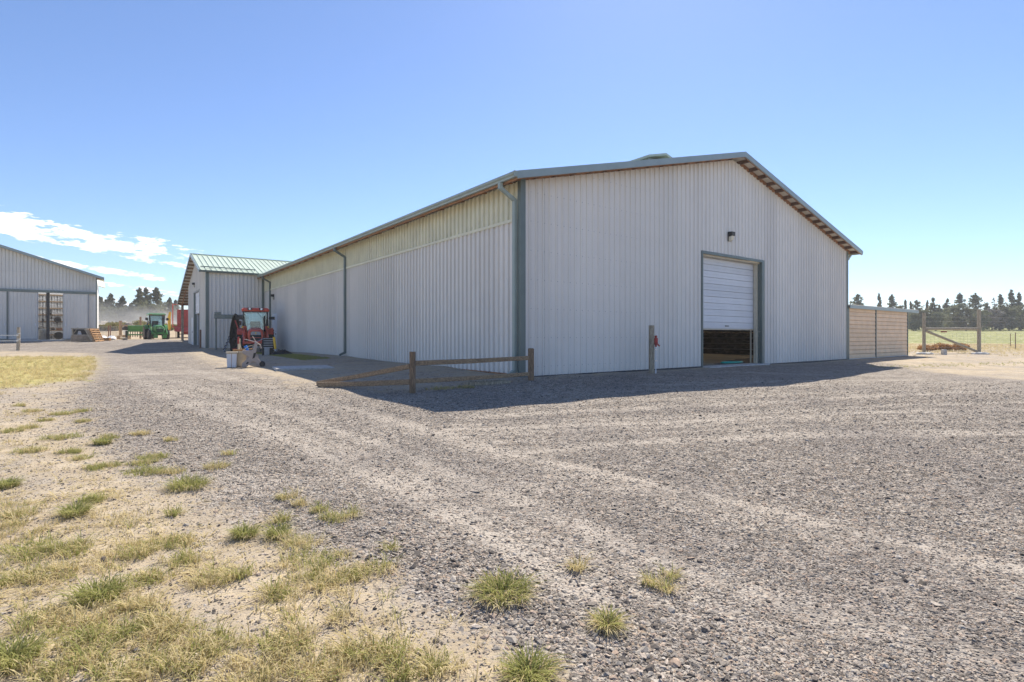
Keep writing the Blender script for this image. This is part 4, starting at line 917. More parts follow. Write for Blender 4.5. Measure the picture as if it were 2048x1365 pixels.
MB().lathe([(.17, 0), (.16, .05), (.11, .3), (.1, .3)], (0, 0, 0), 'z', 14).build('bucket_body', 'white', t, True); MB().tube([(-.17, -.02, .04), (0, -.17, .02), (.17, -.02, .04)], .008, 5).build('handle', 'steel', t)
a = gp(146.5, Zp); o = MB().tube([(-.35, -.1, 0), (.2, .25, 1.2)], .02, 6).build('pole', 'greywood', None, True); o.location = a; tag(o, 'thin pole leaning against the left barn beside the bench', 'pole')
for px, mm, lab, tilt in ((187, 'greywood', 'grey pallet leaning nearest the bench by the left barn', -.52), (190.5, 'pallet', 'brown pallet leaning between a grey and an orange one', -.50), (194, 'orange', 'orange-brown pallet leaning outermost at the left barn corner', -.47)):
    a = gp(px + 4.5, Zp); pallet('pallet', lab, (a[0], a[1], a[2] + .02), (tilt * .9, 0, R(92)), mm, 6, 1.0, 1.12)
a = gp(209, Zp + 1.5); o = MB().bx((-.5, -.12, 0), (.5, .12, .2)).bx((-.48, -.1, .2), (.5, .08, .25)).build('beam_stack', 'orange', None, False, .01); o.location = a; tag(o, 'brown timber beams lying on the ground by the orange pallet', 'beam')
for px, lab, s_ in ((204.5, 'white crumpled sack beside the orange pallet', 1.), (223, 'white crumpled sack near the mesh fence', .9)):
    a = gp(px, Zp + 4); vs = []; fs = []; rr = np.random.RandomState(int(px))
    b = MB().lathe([(.02, 0), (.3 * s_, .02), (.34 * s_, .12), (.2 * s_, .26), (.05, .33)], (0, 0, 0), 'z', 12)
    b.v = [(x * 1.3 * (1 + .25 * rr.randn() * .5), y * (1 + .2 * rr.randn() * .5), z * (1 + .3 * rr.randn() * .5)) for x, y, z in b.v]
    o = b.build('sack', 'white', None, True, 0, 60); o.location = a; tag(o, lab, 'sack')

# ------------------------------------------------------------------ between the barns
def mesh_panel(parent, p, q, h, nx, nz, r=.006, name='wire_mesh', m='wire', z0=.05):
    b = MB(); p, q = Vector(p), Vector(q)
    for i in range(nx + 1):
        a = p.lerp(q, i / nx); b.tube([a + Vector((0, 0, z0)), a + Vector((0, 0, h))], r, 3, False)
    for j in range(nz + 1):
        z = z0 + (h - z0) * j / nz; b.tube([p + Vector((0, 0, z)), q + Vector((0, 0, z))], r, 3, False)
    return b.build(name, m, parent)
Zf = 58.0
p0, p1 = gp(196, Zf), gp(236, Zf)
mf = thing('mesh_fence', 'rusty wire mesh fence panel behind the left barn corner', 'fence', (0, 0, 0))
mesh_panel(mf, p0, p1, 1.35, 14, 8, .012)
for px in (197, 217, 221): a = gp(px, Zf); MB().bx((a[0] - .04, a[1] - .03, a[2] - .2), (a[0] + .04, a[1] + .03, a[2] + (1.7 if px == 219 else 1.45))).build('fence_post', 'rust', mf)
a, b = gp(241, Zf - .5), gp(281, Zf + 1)
hb = thing('rail_fence', 'dark timber fence posts and rail behind the green seeder', 'fence', (0, 0, 0))
MB().tube([(a[0], a[1], a[2] - .2), (a[0], a[1], a[2] + 1.95)], .14, 10).build('post', 'oldwood', hb, True); MB().tube([(b[0], b[1], b[2] - .2), (b[0], b[1], b[2] + 2.4)], .10, 10).build('post', 'oldwood', hb, True)
MB().tube([(a[0], a[1] - .1, a[2] + 1.42), (b[0], b[1] - .1, b[2] + 1.42)], .07, 8).build('rail', 'oldwood', hb, True)
a, b = gp(243, 52.5), gp(252.5, 47.5); o = MB().tube([(0, 0, .12), (b[0] - a[0], b[1] - a[1], b[2] - a[2] + .12)], .12, 10).build('log', 'greywood', None, True); o.location = a; tag(o, 'pale peeled log lying beside the drive', 'log')
a = gp(239, 53); o = MB().box((0, 0, .15), (.34, .3, .36)).box((.0, 0, .35), (.3, .26, .05)).build('stump', 'oldwood', None, False, .04); o.location = a; tag(o, 'short dark stump beside the peeled log', 'stump')
a = gp(252, 56); t = thing('bucket', 'white bucket on a dark block behind the log', 'bucket', (a[0], a[1], a[2] + .42)); MB().lathe([(.24, 0), (.3, .5), (.28, .5)], (0, 0, 0), 'z', 14).build('bucket_body', 'white', t, True); MB().tube([(-.3, 0, .45), (0, -.32, .3), (.3, 0, .45)], .012, 5).build('handle', 'steel', t)
o = MB().box((0, 0, .2), (.7, .5, .4)).box((.1, 0, .41), (.5, .52, .02)).build('timber_block', 'oldwood', None, False, .03); o.location = a; tag(o, 'dark timber block under the white bucket', 'block')
# seeder
a = gp(280, 55.5); sd = thing('grain_seeder', 'green seed drill with hopper parked behind the green tractor', 'seeder', a, R(32))
MB().prism([(-.35, .75), (.25, .75), (.42, 1.32), (-.5, 1.32)], -.95, .95, 'x').build('hopper', 'green', sd, False, .02)
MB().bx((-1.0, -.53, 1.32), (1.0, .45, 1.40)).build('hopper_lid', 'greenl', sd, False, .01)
for sx in (-1, 1):
    MB().prism([(-.5, .35), (.35, .35), (.46, 1.38), (-.54, 1.38)], sx * .96, sx * 1.0, 'x').build('end_plate', 'green', sd)
    wheel(sd, (sx * 1.13, .05, .42), .42, .18, 'dark', 12)
MB().bx((-.95, -.46, .82), (.95, -.42, .9)).bx((-.95, -.46, .38), (.95, -.40, .5)).build('front_bar', 'green', sd)
for i in range(9): MB().tube([(-.8 + i * .2, -.3, .76), (-.8 + i * .2, -.2, .22)], .035, 6).build('seed_tube', 'black', sd)
# red forage wagon
Zw = 60.0; a = gp(372, Zw); wg = thing('forage_wagon', 'faded red forage wagon with yellow auger behind the annex lean-to', 'wagon', a, R(32))
MB().bx((-1.25, 0, 1.25), (1.25, 4.5, 1.35)).build('bed', 'redold', wg)
MB().bx((-.85, -.02, 1.35), (1.25, .05, 3.2)).build('front_panel', 'redold', wg)
for i in range(4): MB().bx((-.85, -.06, 1.4 + i * .5), (1.25, -.021, 1.46 + i * .5)).build('panel_rib', 'redold', wg)
for x_ in (-.05, .75): MB().bx((x_ - .03, -.075, 1.36), (x_ + .03, -.061, 3.2)).build('panel_stile', 'redold', wg)
for x_ in (-1.3, 1.25):
    MB().bx((x_, -.05, 1.2), (x_ + .08, .05, 3.75)).bx((x_, 4.4, 1.2), (x_ + .08, 4.5, 3.75)).build('corner_post', 'red', wg)
MB().bx((-1.3, -.04, 3.7), (1.33, .04, 3.78)).bx((-1.3, 0, 3.7), (-1.22, 4.5, 3.78)).build('top_rail', 'red', wg)
mesh_panel(wg, (-1.26, .0, 1.35), (-1.26, 4.4, 1.35), 2.3, 16, 8, .012, 'side_mesh')
MB().prism([(-.7, .75), (.5, .9), (.5, 1.22), (-.4, 1.22)], -1.1, 1.1, 'x').build('discharge_chute', 'redold', wg)
MB().bx((-1.0, -.35, .72), (1.2, -.2, .92)).build('beater_bar', 'redold', wg)
MB().tube([(-1.55, .2, .9), (-1.6, .15, 2.2), (-1.5, .1, 2.9)], [.12, .17, .1], 8).build('auger_tube', 'yellow', wg, True)
for sx in (-1, 1):
    for yy in (.9, 3.4): wheel(wg, (sx * .72, yy, .42), .42, .25, 'yellow', 12)
MB().bx((-.75, .8, .4), (.75, 1.0, .5)).bx((-.3, .2, .5), (.3, 4.3, .72)).build('axle_frame', 'redold', wg)
MB().bar((-.95, -.1, 0), (-.95, -.1, 1.2), .06, .06, (0, 1, 0)).build('prop', 'rust', wg)

# fence and quad bike at the left edge
Zq = 36.0; a = gp(37, Zq)
lf = thing('tape_fence', 'weathered post with two white tape strands at the left edge', 'fence', (a[0], a[1], a[2]))
MB().tube([(-.03, 0, -.3), (0, 0, .8), (.0, 0, zof(655, Zq) - a[2])], [.1, .095, .085], 10).build('post', 'greywood', lf, True)
MB().tube([(-4.2, -1.2, -.3), (-4.2, -1.2, 1.5)], .09, 10).build('post', 'greywood', lf, True)
for z in (zof(671, Zq) - a[2], zof(682, Zq) - a[2]):
    MB().bar((.1, -.1, z), (-4.2, -1.3, z - .02), .012, .05).build('tape', 'label', lf)
    MB().bx((-.03, -.16, z - .05), (.06, -.09, z + .05)).bar((.05, -.12, z + .1), (.22, -.1, z + .12), .03, .05).build('insulator', 'label', lf)
a = gp(-52, 38.); qb = thing('quad_bike', 'grey and white quad bike cut by the left edge behind the tape fence', 'quad bike', a, R(80))
for sx in (-1, 1):
    for yy in (-.6, .6): wheel(qb, (sx * .42, yy, .28), .28, .22, 'steel', 12)
MB().prism([(-.95, .55), (-.3, .62), (.3, .62), (.95, .55), (.9, .75), (.3, .78), (-.3, .85), (-.85, .82)], -.45, .45, 'x').build('body', 'white', qb, False, .03)
MB().bx((-.18, -.25, .8), (.18, .6, .95)).build('seat', 'black', qb, False, .03); MB().bx((-.4, -.9, .86), (.4, -.45, .9)).build('rack', 'black', qb)
MB().tube([(-.38, -.3, 1.05), (0, -.4, 1.02), (.38, -.3, 1.05)], .025, 6).bar((0, -.4, .8), (0, -.4, 1.02), .08, .06, (0, 1, 0)).build('handlebar', 'black', qb)
MB().bx((-.44, -1.0, .42), (.44, -.93, .52)).build('bumper', 'dark', qb); MB().bx((-.15, -1.02, .30), (.15, -.94, .42)).build('tow_hook', 'yellow', qb)

# ------------------------------------------------------------------ right: corner brace, wire fence
a, b = at(1848, 707), at(1958, 707)
hg = thing('corner_brace_fence', 'timber H-brace of two round posts with rail and diagonal on the right', 'fence', (0, 0, 0))
zA, zB = zof(626, a[1]), zof(619, b[1]); gA_, gB_ = G(*a), G(*b)
MB().tube([(a[0], a[1], gA_ - .3), (a[0], a[1], zA)], [.095, .085], 12).build('post', 'greywood', hg, True)
MB().tube([(b[0], b[1], gB_ - .3), (b[0], b[1], zB)], [.105, .095], 12).build('post', 'greywood', hg, True)
zr1, zr2 = zof(658, a[1]), zof(658, b[1])
MB().tube([(a[0] + .08, a[1], zr1), (b[0] - .08, b[1], zr2)], .082, 10).build('rail', 'greywood', hg, True)
MB().tube([(a[0] + .08, a[1] - .02, zof(662, a[1])), (b[0] - .08, b[1] - .02, gB_ + .08)], .075, 10).build('brace', 'greywood', hg, True)
wf = MB(); 
for z in (.12, .3, .48, .66, .84, 1.02, 1.2, zof(645, 33) + .07, zof(636, 33) + .07):
    wf.tube([(a[0], a[1] + .05, z), (b[0], b[1] + .05, z)], .004, 3, False); wf.tube([(b[0], b[1] + .05, z), (b[0] + 22, b[1] + 7, z)], .004, 3, False)
for i in range(16):
    x = a[0] + (b[0] - a[0]) * i / 15; yv = a[1] + (b[1] - a[1]) * i / 15; wf.tube([(x, yv + .05, 0), (x, yv + .05, 1.2)], .0035, 3, False)
for i in range(40): wf.tube([(b[0] + i * .55, b[1] + .05 + i * .175, 0), (b[0] + i * .55, b[1] + .05 + i * .175, 1.2)], .0035, 3, False)
wf.build('wire_strands', 'wire', hg)
xs_ = ray(1888, a[1]); o = MB().bx((-.18, -.01, -.045), (.20, .01, .045)).bx((-.17, -.013, -.03), (.19, -.0101, .03)).build('fence_sign', 'redsign', None); o.location = (xs_, a[1] + .02, zof(664, a[1])); tag(o, 'small rust-red strip sign on the wire fence', 'sign')
for px, py, lab in ((2031, 700, 'tall thin steel T-post in the wire fence on the right'), (2021, 688, 'short thin steel T-post standing in the field edge')):
    q = at(px, py) if py > 695 else (ray(px, 52), 52.); o = MB().bx((-.025, -.006, -.2), (.025, .006, 1.35 if py > 695 else 1.25)).bx((-.006, -.03, -.2), (.006, -.0061, 1.3)).build('steel_post', 'rust', None); o.location = (q[0], q[1], G(*q)); tag(o, lab, 'post')
q = at(1888, 710); o = MB().box((0, 0, .12), (.22, .2, .36)).box((0, 0, .305), (.18, .16, .02)).build('concrete_block', 'concrete', None, False, .015); o.location = (q[0], q[1], G(*q)); tag(o, 'small upright concrete block before the H-brace', 'block')
for px, py, lab in ((1845, 709, 'flat pale stone at the foot of the left brace post'), (1957, 709, 'flat pale stone at the foot of the right brace post')):
    q = at(px, py); rr = np.random.RandomState(px); b_ = MB().lathe([(.05, -.02), (.34, -.02), (.36, .06), (.25, .11), (.05, .12)], (0, 0, 0), 'z', 9)
    b_.v = [(x * 1.5 * (1 + .12 * rr.randn()), y * .8 * (1 + .12 * rr.randn()), z * (1 + .15 * rr.randn())) for x, y, z in b_.v]; o = b_.build('flat_stone', 'concrete', None); o.location = (q[0], q[1] - .15, G(*q)); tag(o, lab, 'stone')

# ------------------------------------------------------------------ plants: bushes and trees of leaf-sized faces
def leaf_cloud(centres, radii, per, size, rs, flat=1.):
    """quads scattered in blobs; returns verts, faces"""
    C = np.repeat(np.asarray(centres), per, 0); Rr = np.repeat(np.asarray(radii), per, 0); n = len(C)
    d = rs.randn(n, 3); d /= np.linalg.norm(d, axis=1, keepdims=True); rad = rs.rand(n, 1) ** .45
    P = C + d * rad * (Rr[:, None] if Rr.ndim == 1 else Rr)
    t = rs.randn(n, 3); t[:, 2] = t[:, 2] * flat + .2; t /= np.linalg.norm(t, axis=1, keepdims=True); e = np.cross(t, rs.randn(n, 3)); e /= np.linalg.norm(e, axis=1, keepdims=True) + 1e-9
    s = size * (.5 + rs.rand(n, 1)); V = np.stack([P - t * s - e * s * .45, P - t * s * .1 + e * s * .55, P + t * s * 1.1, P - t * s * .1 - e * s * .6], 1).reshape(-1, 3)
    return V, np.arange(len(V)).reshape(-1, 4)
def np_obj(name, V, Fq, m, parent=None):
    me = bpy.data.meshes.new(name); me.vertices.add(len(V)); me.vertices.foreach_set('co', V.astype(np.float32).ravel())
    k = Fq.shape[1]; me.loops.add(Fq.size); me.loops.foreach_set('vertex_index', Fq.ravel().astype(np.int32))
    me.polygons.add(len(Fq)); me.polygons.foreach_set('loop_start', np.arange(0, Fq.size, k, dtype=np.int32)); me.polygons.foreach_set('loop_total', np.full(len(Fq), k, np.int32))
    me.update(); me.materials.append(M[m]); o = bpy.data.objects.new(name, me); COL.objects.link(o)
    if parent: o.parent = parent
    return o
def tree(px, ptop, pw, D, label, kind='juniper', leaf='pine', seed=0, group=None, dens=1.):
    rs = np.random.RandomState(seed + 11); x = ray(px, D); g = G(x, D); h = zof(ptop, D) - g; wd = pw / F * D * .72
    t = thing('juniper_tree' if kind != 'dead' else 'bare_tree', label, 'tree', (x, D, g), rs.rand() * 6, group)
    b = MB(); lean = rs.randn(2) * .03 * h
    def trunk(s): return Vector((lean[0] * s * s, lean[1] * s * s, h * s))
    b.tube([trunk(s) for s in (-.03, .1, .3, .55, .8, .97)], [.035 * h * .8, .026 * h, .02 * h, .014 * h, .008 * h, .003 * h], 7)
    cs, rd = [], []
    n = {'juniper': 110, 'spire': 70, 'round': 90, 'dead': 34}[kind]; ph = rs.rand(3) * 6.28
    for i in range(n):
        s = {'juniper': .10 + .88 * rs.rand() ** 1.15, 'spire': .06 + .92 * rs.rand(), 'round': .10 + .85 * rs.rand(), 'dead': .15 + .8 * rs.rand()}[kind]
        a = rs.rand() * 6.283
        if kind == 'round': rr = wd * .78 * math.sqrt(max(.03, 1 - ((s - .45) / .56) ** 2))
        else: rr = wd * (1.03 - s) ** .85 * (.85 if s > .2 else .65)
        rr *= 1 + .28 * math.sin(2 * a + ph[0] + 7 * s) + .22 * math.sin(3 * a + ph[1] - 11 * s)
        L = rr * (.35 + .75 * rs.rand() ** .6); p = trunk(max(.03, s - .02)); rise = .12 + .35 * s; q = p + Vector((math.cos(a) * L, math.sin(a) * L, L * rise))
        if L > .25 and i % 2 == 0: b.tube([p - Vector((0, 0, L * .15)), q], [.005 * h * (1.1 - s), .0015 * h], 4, False)
        f_ = (.55 + .75 * rs.rand()) * (.45 + .75 * (1.05 - s)); e_ = .12 * wd + .24
        cs.append(q); rd.append((e_ * f_, e_ * f_, e_ * f_ * .72))
        if kind != 'dead' and rs.rand() < .55: cs.append(p.lerp(q, .5)); rd.append((e_ * f_, e_ * f_, e_ * f_ * .8))
    for q_ in (.9, .95, .99): cs.append(trunk(q_)); rd.append((.16 + .9 * (1 - q_), .16 + .9 * (1 - q_), .2))
    b.build('trunk', 'bark' , t, True)
    V, Fq = leaf_cloud([tuple(c) for c in cs], np.array(rd), int({'juniper': 26, 'spire': 26, 'round': 30, 'dead': 12}[kind] * dens), (.15 if kind != 'dead' else .12), rs)
    np_obj('crown', V, Fq, leaf, t)
    return t
RT = [(1714, 589, 40, 128, 'dark spreading juniper rising behind the lean-to shed roof', 'juniper', 'pine'),
      (1760, 588, 15, 132, 'narrow juniper spire behind the middle of the shed roof', 'spire', 'pine'),
      (1784, 590, 26, 130, 'broad juniper behind the right end of the shed roof', 'juniper', 'pine'),
      (1811, 601, 9, 135, 'very thin juniper spire just past the shed roof', 'spire', 'pine'),
      (1824, 604, 11, 134, 'second thin spire past the shed roof', 'spire', 'pine'),
      (1838, 601, 32, 128, 'bushy juniper left of the left brace post', 'juniper', 'pine'),
      (1853, 602, 9, 136, 'thin spire directly behind the left brace post', 'spire', 'pine'),
      (1866, 596, 24, 130, 'pointed juniper just right of the left brace post', 'juniper', 'pine'),
      (1880, 611, 16, 133, 'low dark juniper between two pointed ones', 'spire', 'pine'),
      (1891, 598, 18, 134, 'slim pointed juniper above the brace rail', 'juniper', 'pine'),
      (1916, 587, 32, 128, 'tall juniper above the middle of the brace rail', 'juniper', 'pine'),
      (1907, 612, 36, 122, 'pale rounded juniper in front of the tall one', 'round', 'pine2'),
      (1950, 587, 42, 127, 'broad tall juniper left of the right brace post', 'juniper', 'pine'),
      (1974, 607, 24, 130, 'low dark juniper right of the right brace post', 'juniper', 'pine'),
      (1991, 596, 18, 124, 'bare grey tree right of the right brace post', 'dead', 'greyleaf'),
      (2004, 589, 22, 129, 'pointed juniper behind the bare grey tree', 'juniper', 'pine'),
      (2024, 580, 30, 127, 'tallest juniper at the right end of the tree line', 'juniper', 'pine'),
      (2039, 586, 18, 125, 'juniper at the very right edge', 'juniper', 'pine'),
      (1984, 620, 30, 120, 'low grey shrubby juniper beside the right brace post', 'round', 'greyleaf'),
      (2018, 618, 34, 120, 'pale round juniper under the tallest one', 'round', 'pine2'),
      (1826, 628, 22, 118, 'small pale conical juniper past the shed corner', 'round', 'pine2'),
      (1848, 622, 30, 119, 'low round juniper behind the left brace post', 'round', 'pine'),
      (1872, 626, 26, 117, 'small round juniper at the field edge right of the left brace post', 'round', 'pine2'),
      (1932, 618, 32, 119, 'round dark juniper left of the right brace post', 'round', 'pine'),
      (1960, 624, 26, 117, 'small round juniper behind the right brace post', 'round', 'pine2'),
      (2000, 612, 30, 121, 'round dark juniper in front of the pointed one', 'round', 'pine'),
      (2042, 614, 36, 120, 'round pale juniper at the right edge of the picture', 'round', 'pine2'),
      (1895, 622, 22, 133, 'low dark juniper far back above the brace rail', 'round', 'pine'),
      (1800, 612, 24, 136, 'low dark juniper behind the shed roof end', 'round', 'pine'),
      (2068, 592, 34, 126, 'juniper just beyond the right edge', 'juniper', 'pine')]
LT = [(200, 594, 26, 118, 'juniper half hidden by the left barn corner', 'juniper', 'pine'),
      (219, 588, 30, 120, 'rounded juniper right of the left barn corner', 'juniper', 'pine'),
      (244, 593, 24, 121, 'open-crowned juniper left of the tallest pair', 'juniper', 'pine'),
      (264, 607, 22, 122, 'low juniper beside the tallest pair', 'juniper', 'pine'),
      (279, 577, 34, 116, 'broad tall juniper behind the green seeder', 'juniper', 'pine'),
      (292, 576, 32, 119, 'tall juniper behind the green tractor cab', 'juniper', 'pine'),
      (314, 576, 40, 117, 'tall broad juniper right of the green tractor cab', 'juniper', 'pine'),
      (339, 596, 22, 120, 'pointed juniper left of the lean-to eave', 'juniper', 'pine'),
      (353, 601, 20, 122, 'juniper partly behind the lean-to eave', 'juniper', 'pine'),
      (182, 600, 26, 124, 'juniper hidden mostly behind the left barn', 'juniper', 'pine'),
      (300, 612, 46, 112, 'low pale juniper thicket behind the dust', 'round', 'pine2'),
      (232, 618, 40, 114, 'low pale juniper left of the dust cloud middle', 'round', 'pine2')]
for i, a in enumerate(RT): tree(*a, seed=i, group='junipers beyond the hay field')
for i, a in enumerate(LT): tree(*a, seed=50 + i, group='junipers beyond the dusty pasture', dens=1.25)
def bush(name, label, x, y, wd, h, leaf, seed, per=40, size=.09, group=None):
    rs = np.random.RandomState(seed); t = thing(name, label, 'bush', (x, y, G(x, y)), 0, group); b = MB(); cs, rd = [], []
    for i in range(12):
        a = rs.rand() * 6.28; q = Vector((math.cos(a) * wd * .42 * rs.rand() ** .5, math.sin(a) * wd * .42 * rs.rand() ** .5, h * (.35 + .4 * rs.rand())))
        b.tube([(0, 0, -.05), q], [.02, .008], 4, False); cs.append(tuple(q)); rd.append((wd * .2, wd * .2, h * .28))
    b.build('stem', 'bark', t); V, Fq = leaf_cloud(cs, np.array(rd), per, size, rs, 1.6); V[:, 2] = np.maximum(V[:, 2], .01); np_obj('foliage', V, Fq, leaf, t); return t
q = at(1915, 704); bush('tumbleweed', 'orange-brown dry tumbleweed caught under the diagonal brace', q[0] + .7, q[1] + 1.2, 1.9, .58, 'weed', 4, 160, .07)
q = at(1880, 705); bush('tumbleweed', 'small orange dry weed left of the large tumbleweed', q[0], q[1] + 1.0, 1.3, .45, 'weed', 5, 90, .06)
SB = [(212, 81, 1.6, .9, 'yellow-green sagebrush at the left barn corner'), (226, 80, 2.6, 1.4, 'broad yellow sagebrush left of the rock pile'), (235, 82, 2.0, 1.4, 'second yellow sagebrush left of the rock pile'), (248, 84, 1.8, 1.1, 'small sagebrush among the rocks'),
      (270, 84, 2.4, 1.0, 'low sagebrush right of the rocks'), (286, 85, 2.6, 1.5, 'sagebrush just left of the green tractor cab'), (343, 82, 2.0, 1.0, 'sagebrush left of the red wagon'), (338, 80, 1.6, .9, 'sagebrush right of the green tractor')]
for i, (px, D, wd, h, lab) in enumerate(SB): bush('sagebrush', lab, ray(px, D), D, wd, h, 'sage', 20 + i, 60, .12, 'sagebrush on the rocky rise')
# rocks on the rise: a pile nobody could count
rs = np.random.RandomState(5); rb = MB()
for i in range(170):
    px = 205 + 95 * rs.rand() if i < 60 else 262 - 30 + 34 * rs.randn() * .5; D = 81 + 5 * rs.rand(); x = ray(px, D); s_ = .2 + .45 * rs.rand() ** 2; o = len(rb.v)
    rb.lathe([(.02, -.3 * s_), (s_, -.2 * s_), (.9 * s_, .45 * s_), (.3 * s_, .8 * s_), (.02, .85 * s_)], (0, 0, 0), 'z', 6)
    hgt = max(0, 1 - abs(px - 254) / 22) * .9 * rs.rand()
    for k in range(o, len(rb.v)):
        v = rb.v[k]; rb.v[k] = (x + v[0] * (1 + .4 * rs.randn() * .5), D + v[1] * (1 + .3 * rs.randn() * .5), G(x, D) + hgt + v[2] * (1 + .3 * rs.randn() * .4))
tag(rb.build('rock_pile', 'rock'), 'dark basalt rock pile on the rise beyond the mesh fence', None, None, 'stuff')

# ------------------------------------------------------------------ scatter: stones, grass
def scatter(name, pts, rot, scl, pick, variants, label, rz_only=False):
    coll = bpy.data.collections.new(name + '_variants')
    for o in variants: coll.objects.link(o)
    me = bpy.data.meshes.new(name); me.vertices.add(len(pts)); me.vertices.foreach_set('co', pts.astype(np.float32).ravel())
    a = me.attributes.new('rot', 'FLOAT_VECTOR', 'POINT'); a.data.foreach_set('vector', rot.astype(np.float32).ravel())
    a = me.attributes.new('scl', 'FLOAT_VECTOR', 'POINT'); a.data.foreach_set('vector', scl.astype(np.float32).ravel())
    a = me.attributes.new('pick', 'INT', 'POINT'); a.data.foreach_set('value', pick.astype(np.int32))
    ob = bpy.data.objects.new(name, me); COL.objects.link(ob); tag(ob, label, None, None, 'stuff')
    ng = bpy.data.node_groups.new(name + '_scatter', 'GeometryNodeTree')
    ng.interface.new_socket('Geometry', in_out='INPUT', socket_type='NodeSocketGeometry'); ng.interface.new_socket('Geometry', in_out='OUTPUT', socket_type='NodeSocketGeometry')
    k = N(ng); gi = k.n('NodeGroupInput'); go = k.n('NodeGroupOutput'); ip = k.n('GeometryNodeInstanceOnPoints'); ci = k.n('GeometryNodeCollectionInfo')
    ci.inputs['Collection'].default_value = coll; ci.inputs['Separate Children'].default_value = True; ci.inputs['Reset Children'].default_value = True
    def na(n_, t): d = k.n('GeometryNodeInputNamedAttribute', data_type=t); d.inputs['Name'].default_value = n_; return d.outputs['Attribute']
    k.l(gi.outputs[0], ip.inputs['Points']); k.l(ci.outputs[0], ip.inputs['Instance']); ip.inputs['Pick Instance'].default_value = True
    k.l(na('pick', 'INT'), ip.inputs['Instance Index']); k.l(na('rot', 'FLOAT_VECTOR'), ip.inputs['Rotation']); k.l(na('scl', 'FLOAT_VECTOR'), ip.inputs['Scale'])
    k.l(ip.outputs[0], go.inputs[0]); md = ob.modifiers.new('scatter', 'NODES'); md.node_group = ng
    return ob
def stone_mat():
    m = bpy.data.materials.new('gravel_stone'); m.use_nodes = True; k = N(m.node_tree); b = m.node_tree.nodes['Principled BSDF']
    oi = k.n('ShaderNodeObjectInfo'); r = oi.outputs['Random']; cr = k.n('ShaderNodeValToRGB'); k.l(r, cr.inputs[0]); e = cr.color_ramp
    e.elements[0].position = 0; e.elements[0].color = (.115, .098, .083, 1); e.elements[1].position = 1; e.elements[1].color = (.56, .505, .435, 1)
    for p, c in ((.22, (.175, .15, .128, 1)), (.42, (.31, .274, .232, 1)), (.7, (.43, .382, .325, 1)), (.88, (.42, .31, .23, 1))): q = e.elements.new(p); q.color = c
    tcn = k.n('ShaderNodeTexCoord'); c = k.mix(k.step(k.noise(tcn.outputs['Object'], 3, 4), .3, .7), (.75, .75, .75), (1.15, 1.15, 1.15)); k.l(k.mix(1., cr.outputs[0], c, 'MULTIPLY'), b.inputs['Base Color']); b.inputs['Roughness'].default_value = .9; b.inputs['Specular IOR Level'].default_value = .2
    return m
M['stone'] = stone_mat()
def loose(name, mb, m):
    return bpy.data.objects.new(name, mb.mesh(name, m))
stones = []
for i in range(7):
    rr = np.random.RandomState(i); import bmesh
    bm = bmesh.new(); bmesh.ops.create_icosphere(bm, subdivisions=1, radius=1)
    for v in bm.verts: v.co *= 1 + .24 * rr.randn(); v.co.z *= .52
    me = bpy.data.meshes.new('stone'); bm.to_mesh(me); bm.free(); me.materials.append(M['stone']); stones.append(bpy.data.objects.new('stone', me))
rs = np.random.RandomState(1)
def near_points(n, z0, z1, power=1.):
    """points over the visible wedge of yard, thinning with distance"""
    t = rs.rand(n); Z = (z0 ** (2 - power) + t * (z1 ** (2 - power) - z0 ** (2 - power))) ** (1 / (2 - power)) if power != 2 else z0 * (z1 / z0) ** t
    X = (rs.rand(n) * 2 - 1) * 1.06 * Z; return X, Z
X, Z = near_points(430000, 1.3, 15.0, 1.75)
sd_ = sdf(X, Z, GRAVEL); clump = .5 + .5 * np.sin(X * 3.1 + 2 * np.sin(Z * 1.7)) * np.sin(Z * 4.3 + 1.5 * np.sin(X * 2.3))
tt = track_at(X, Z)
pr_ = np.clip(.5 + sd_ / np.clip(.30 * Z, .6, 2.4), .36, 1) * (1 - .62 * tt) * np.where(sd_ < 0, .5 + .5 * clump, 1)
pr_ = pr_ * np.clip((15.5 - Z) / 7, 0, 1)
kp = rs.rand(len(X)) < pr_; X, Z, sd_ = X[kp], Z[kp], sd_[kp]
sz = np.exp(rs.randn(len(X)) * .44) * .0028 * (1 + .13 * Z)
edge = np.exp(-((sd_ - .35) / .3) ** 2) * (X > -1.0); sz *= np.where((rs.rand(len(X)) < .30 * edge) , 1.8, np.where(rs.rand(len(X)) < .012, 2.0, 1)); sz = np.minimum(sz, .022)
pts = np.stack([X, Z, gz(X, Z) + .08 * sz], 1)
# the sheet's own small undulation
pts[:, 2] += .018 * np.sin(X * 2.1 + np.sin(Z * 1.3)) * np.sin(Z * 1.7 + X * .6) * np.clip(Z / 3, 0, 1) * np.clip(1.5 - Z / 20, 0, 1)
scatter('gravel', pts, np.stack([rs.randn(len(X)) * .3, rs.randn(len(X)) * .3, rs.rand(len(X)) * 6.28], 1), np.stack([sz * (1 + .5 * rs.rand(len(X))), sz, sz * (.8 + .4 * rs.rand(len(X)))], 1), rs.randint(0, 7, len(X)), stones, 'loose grey gravel stones over the yard')

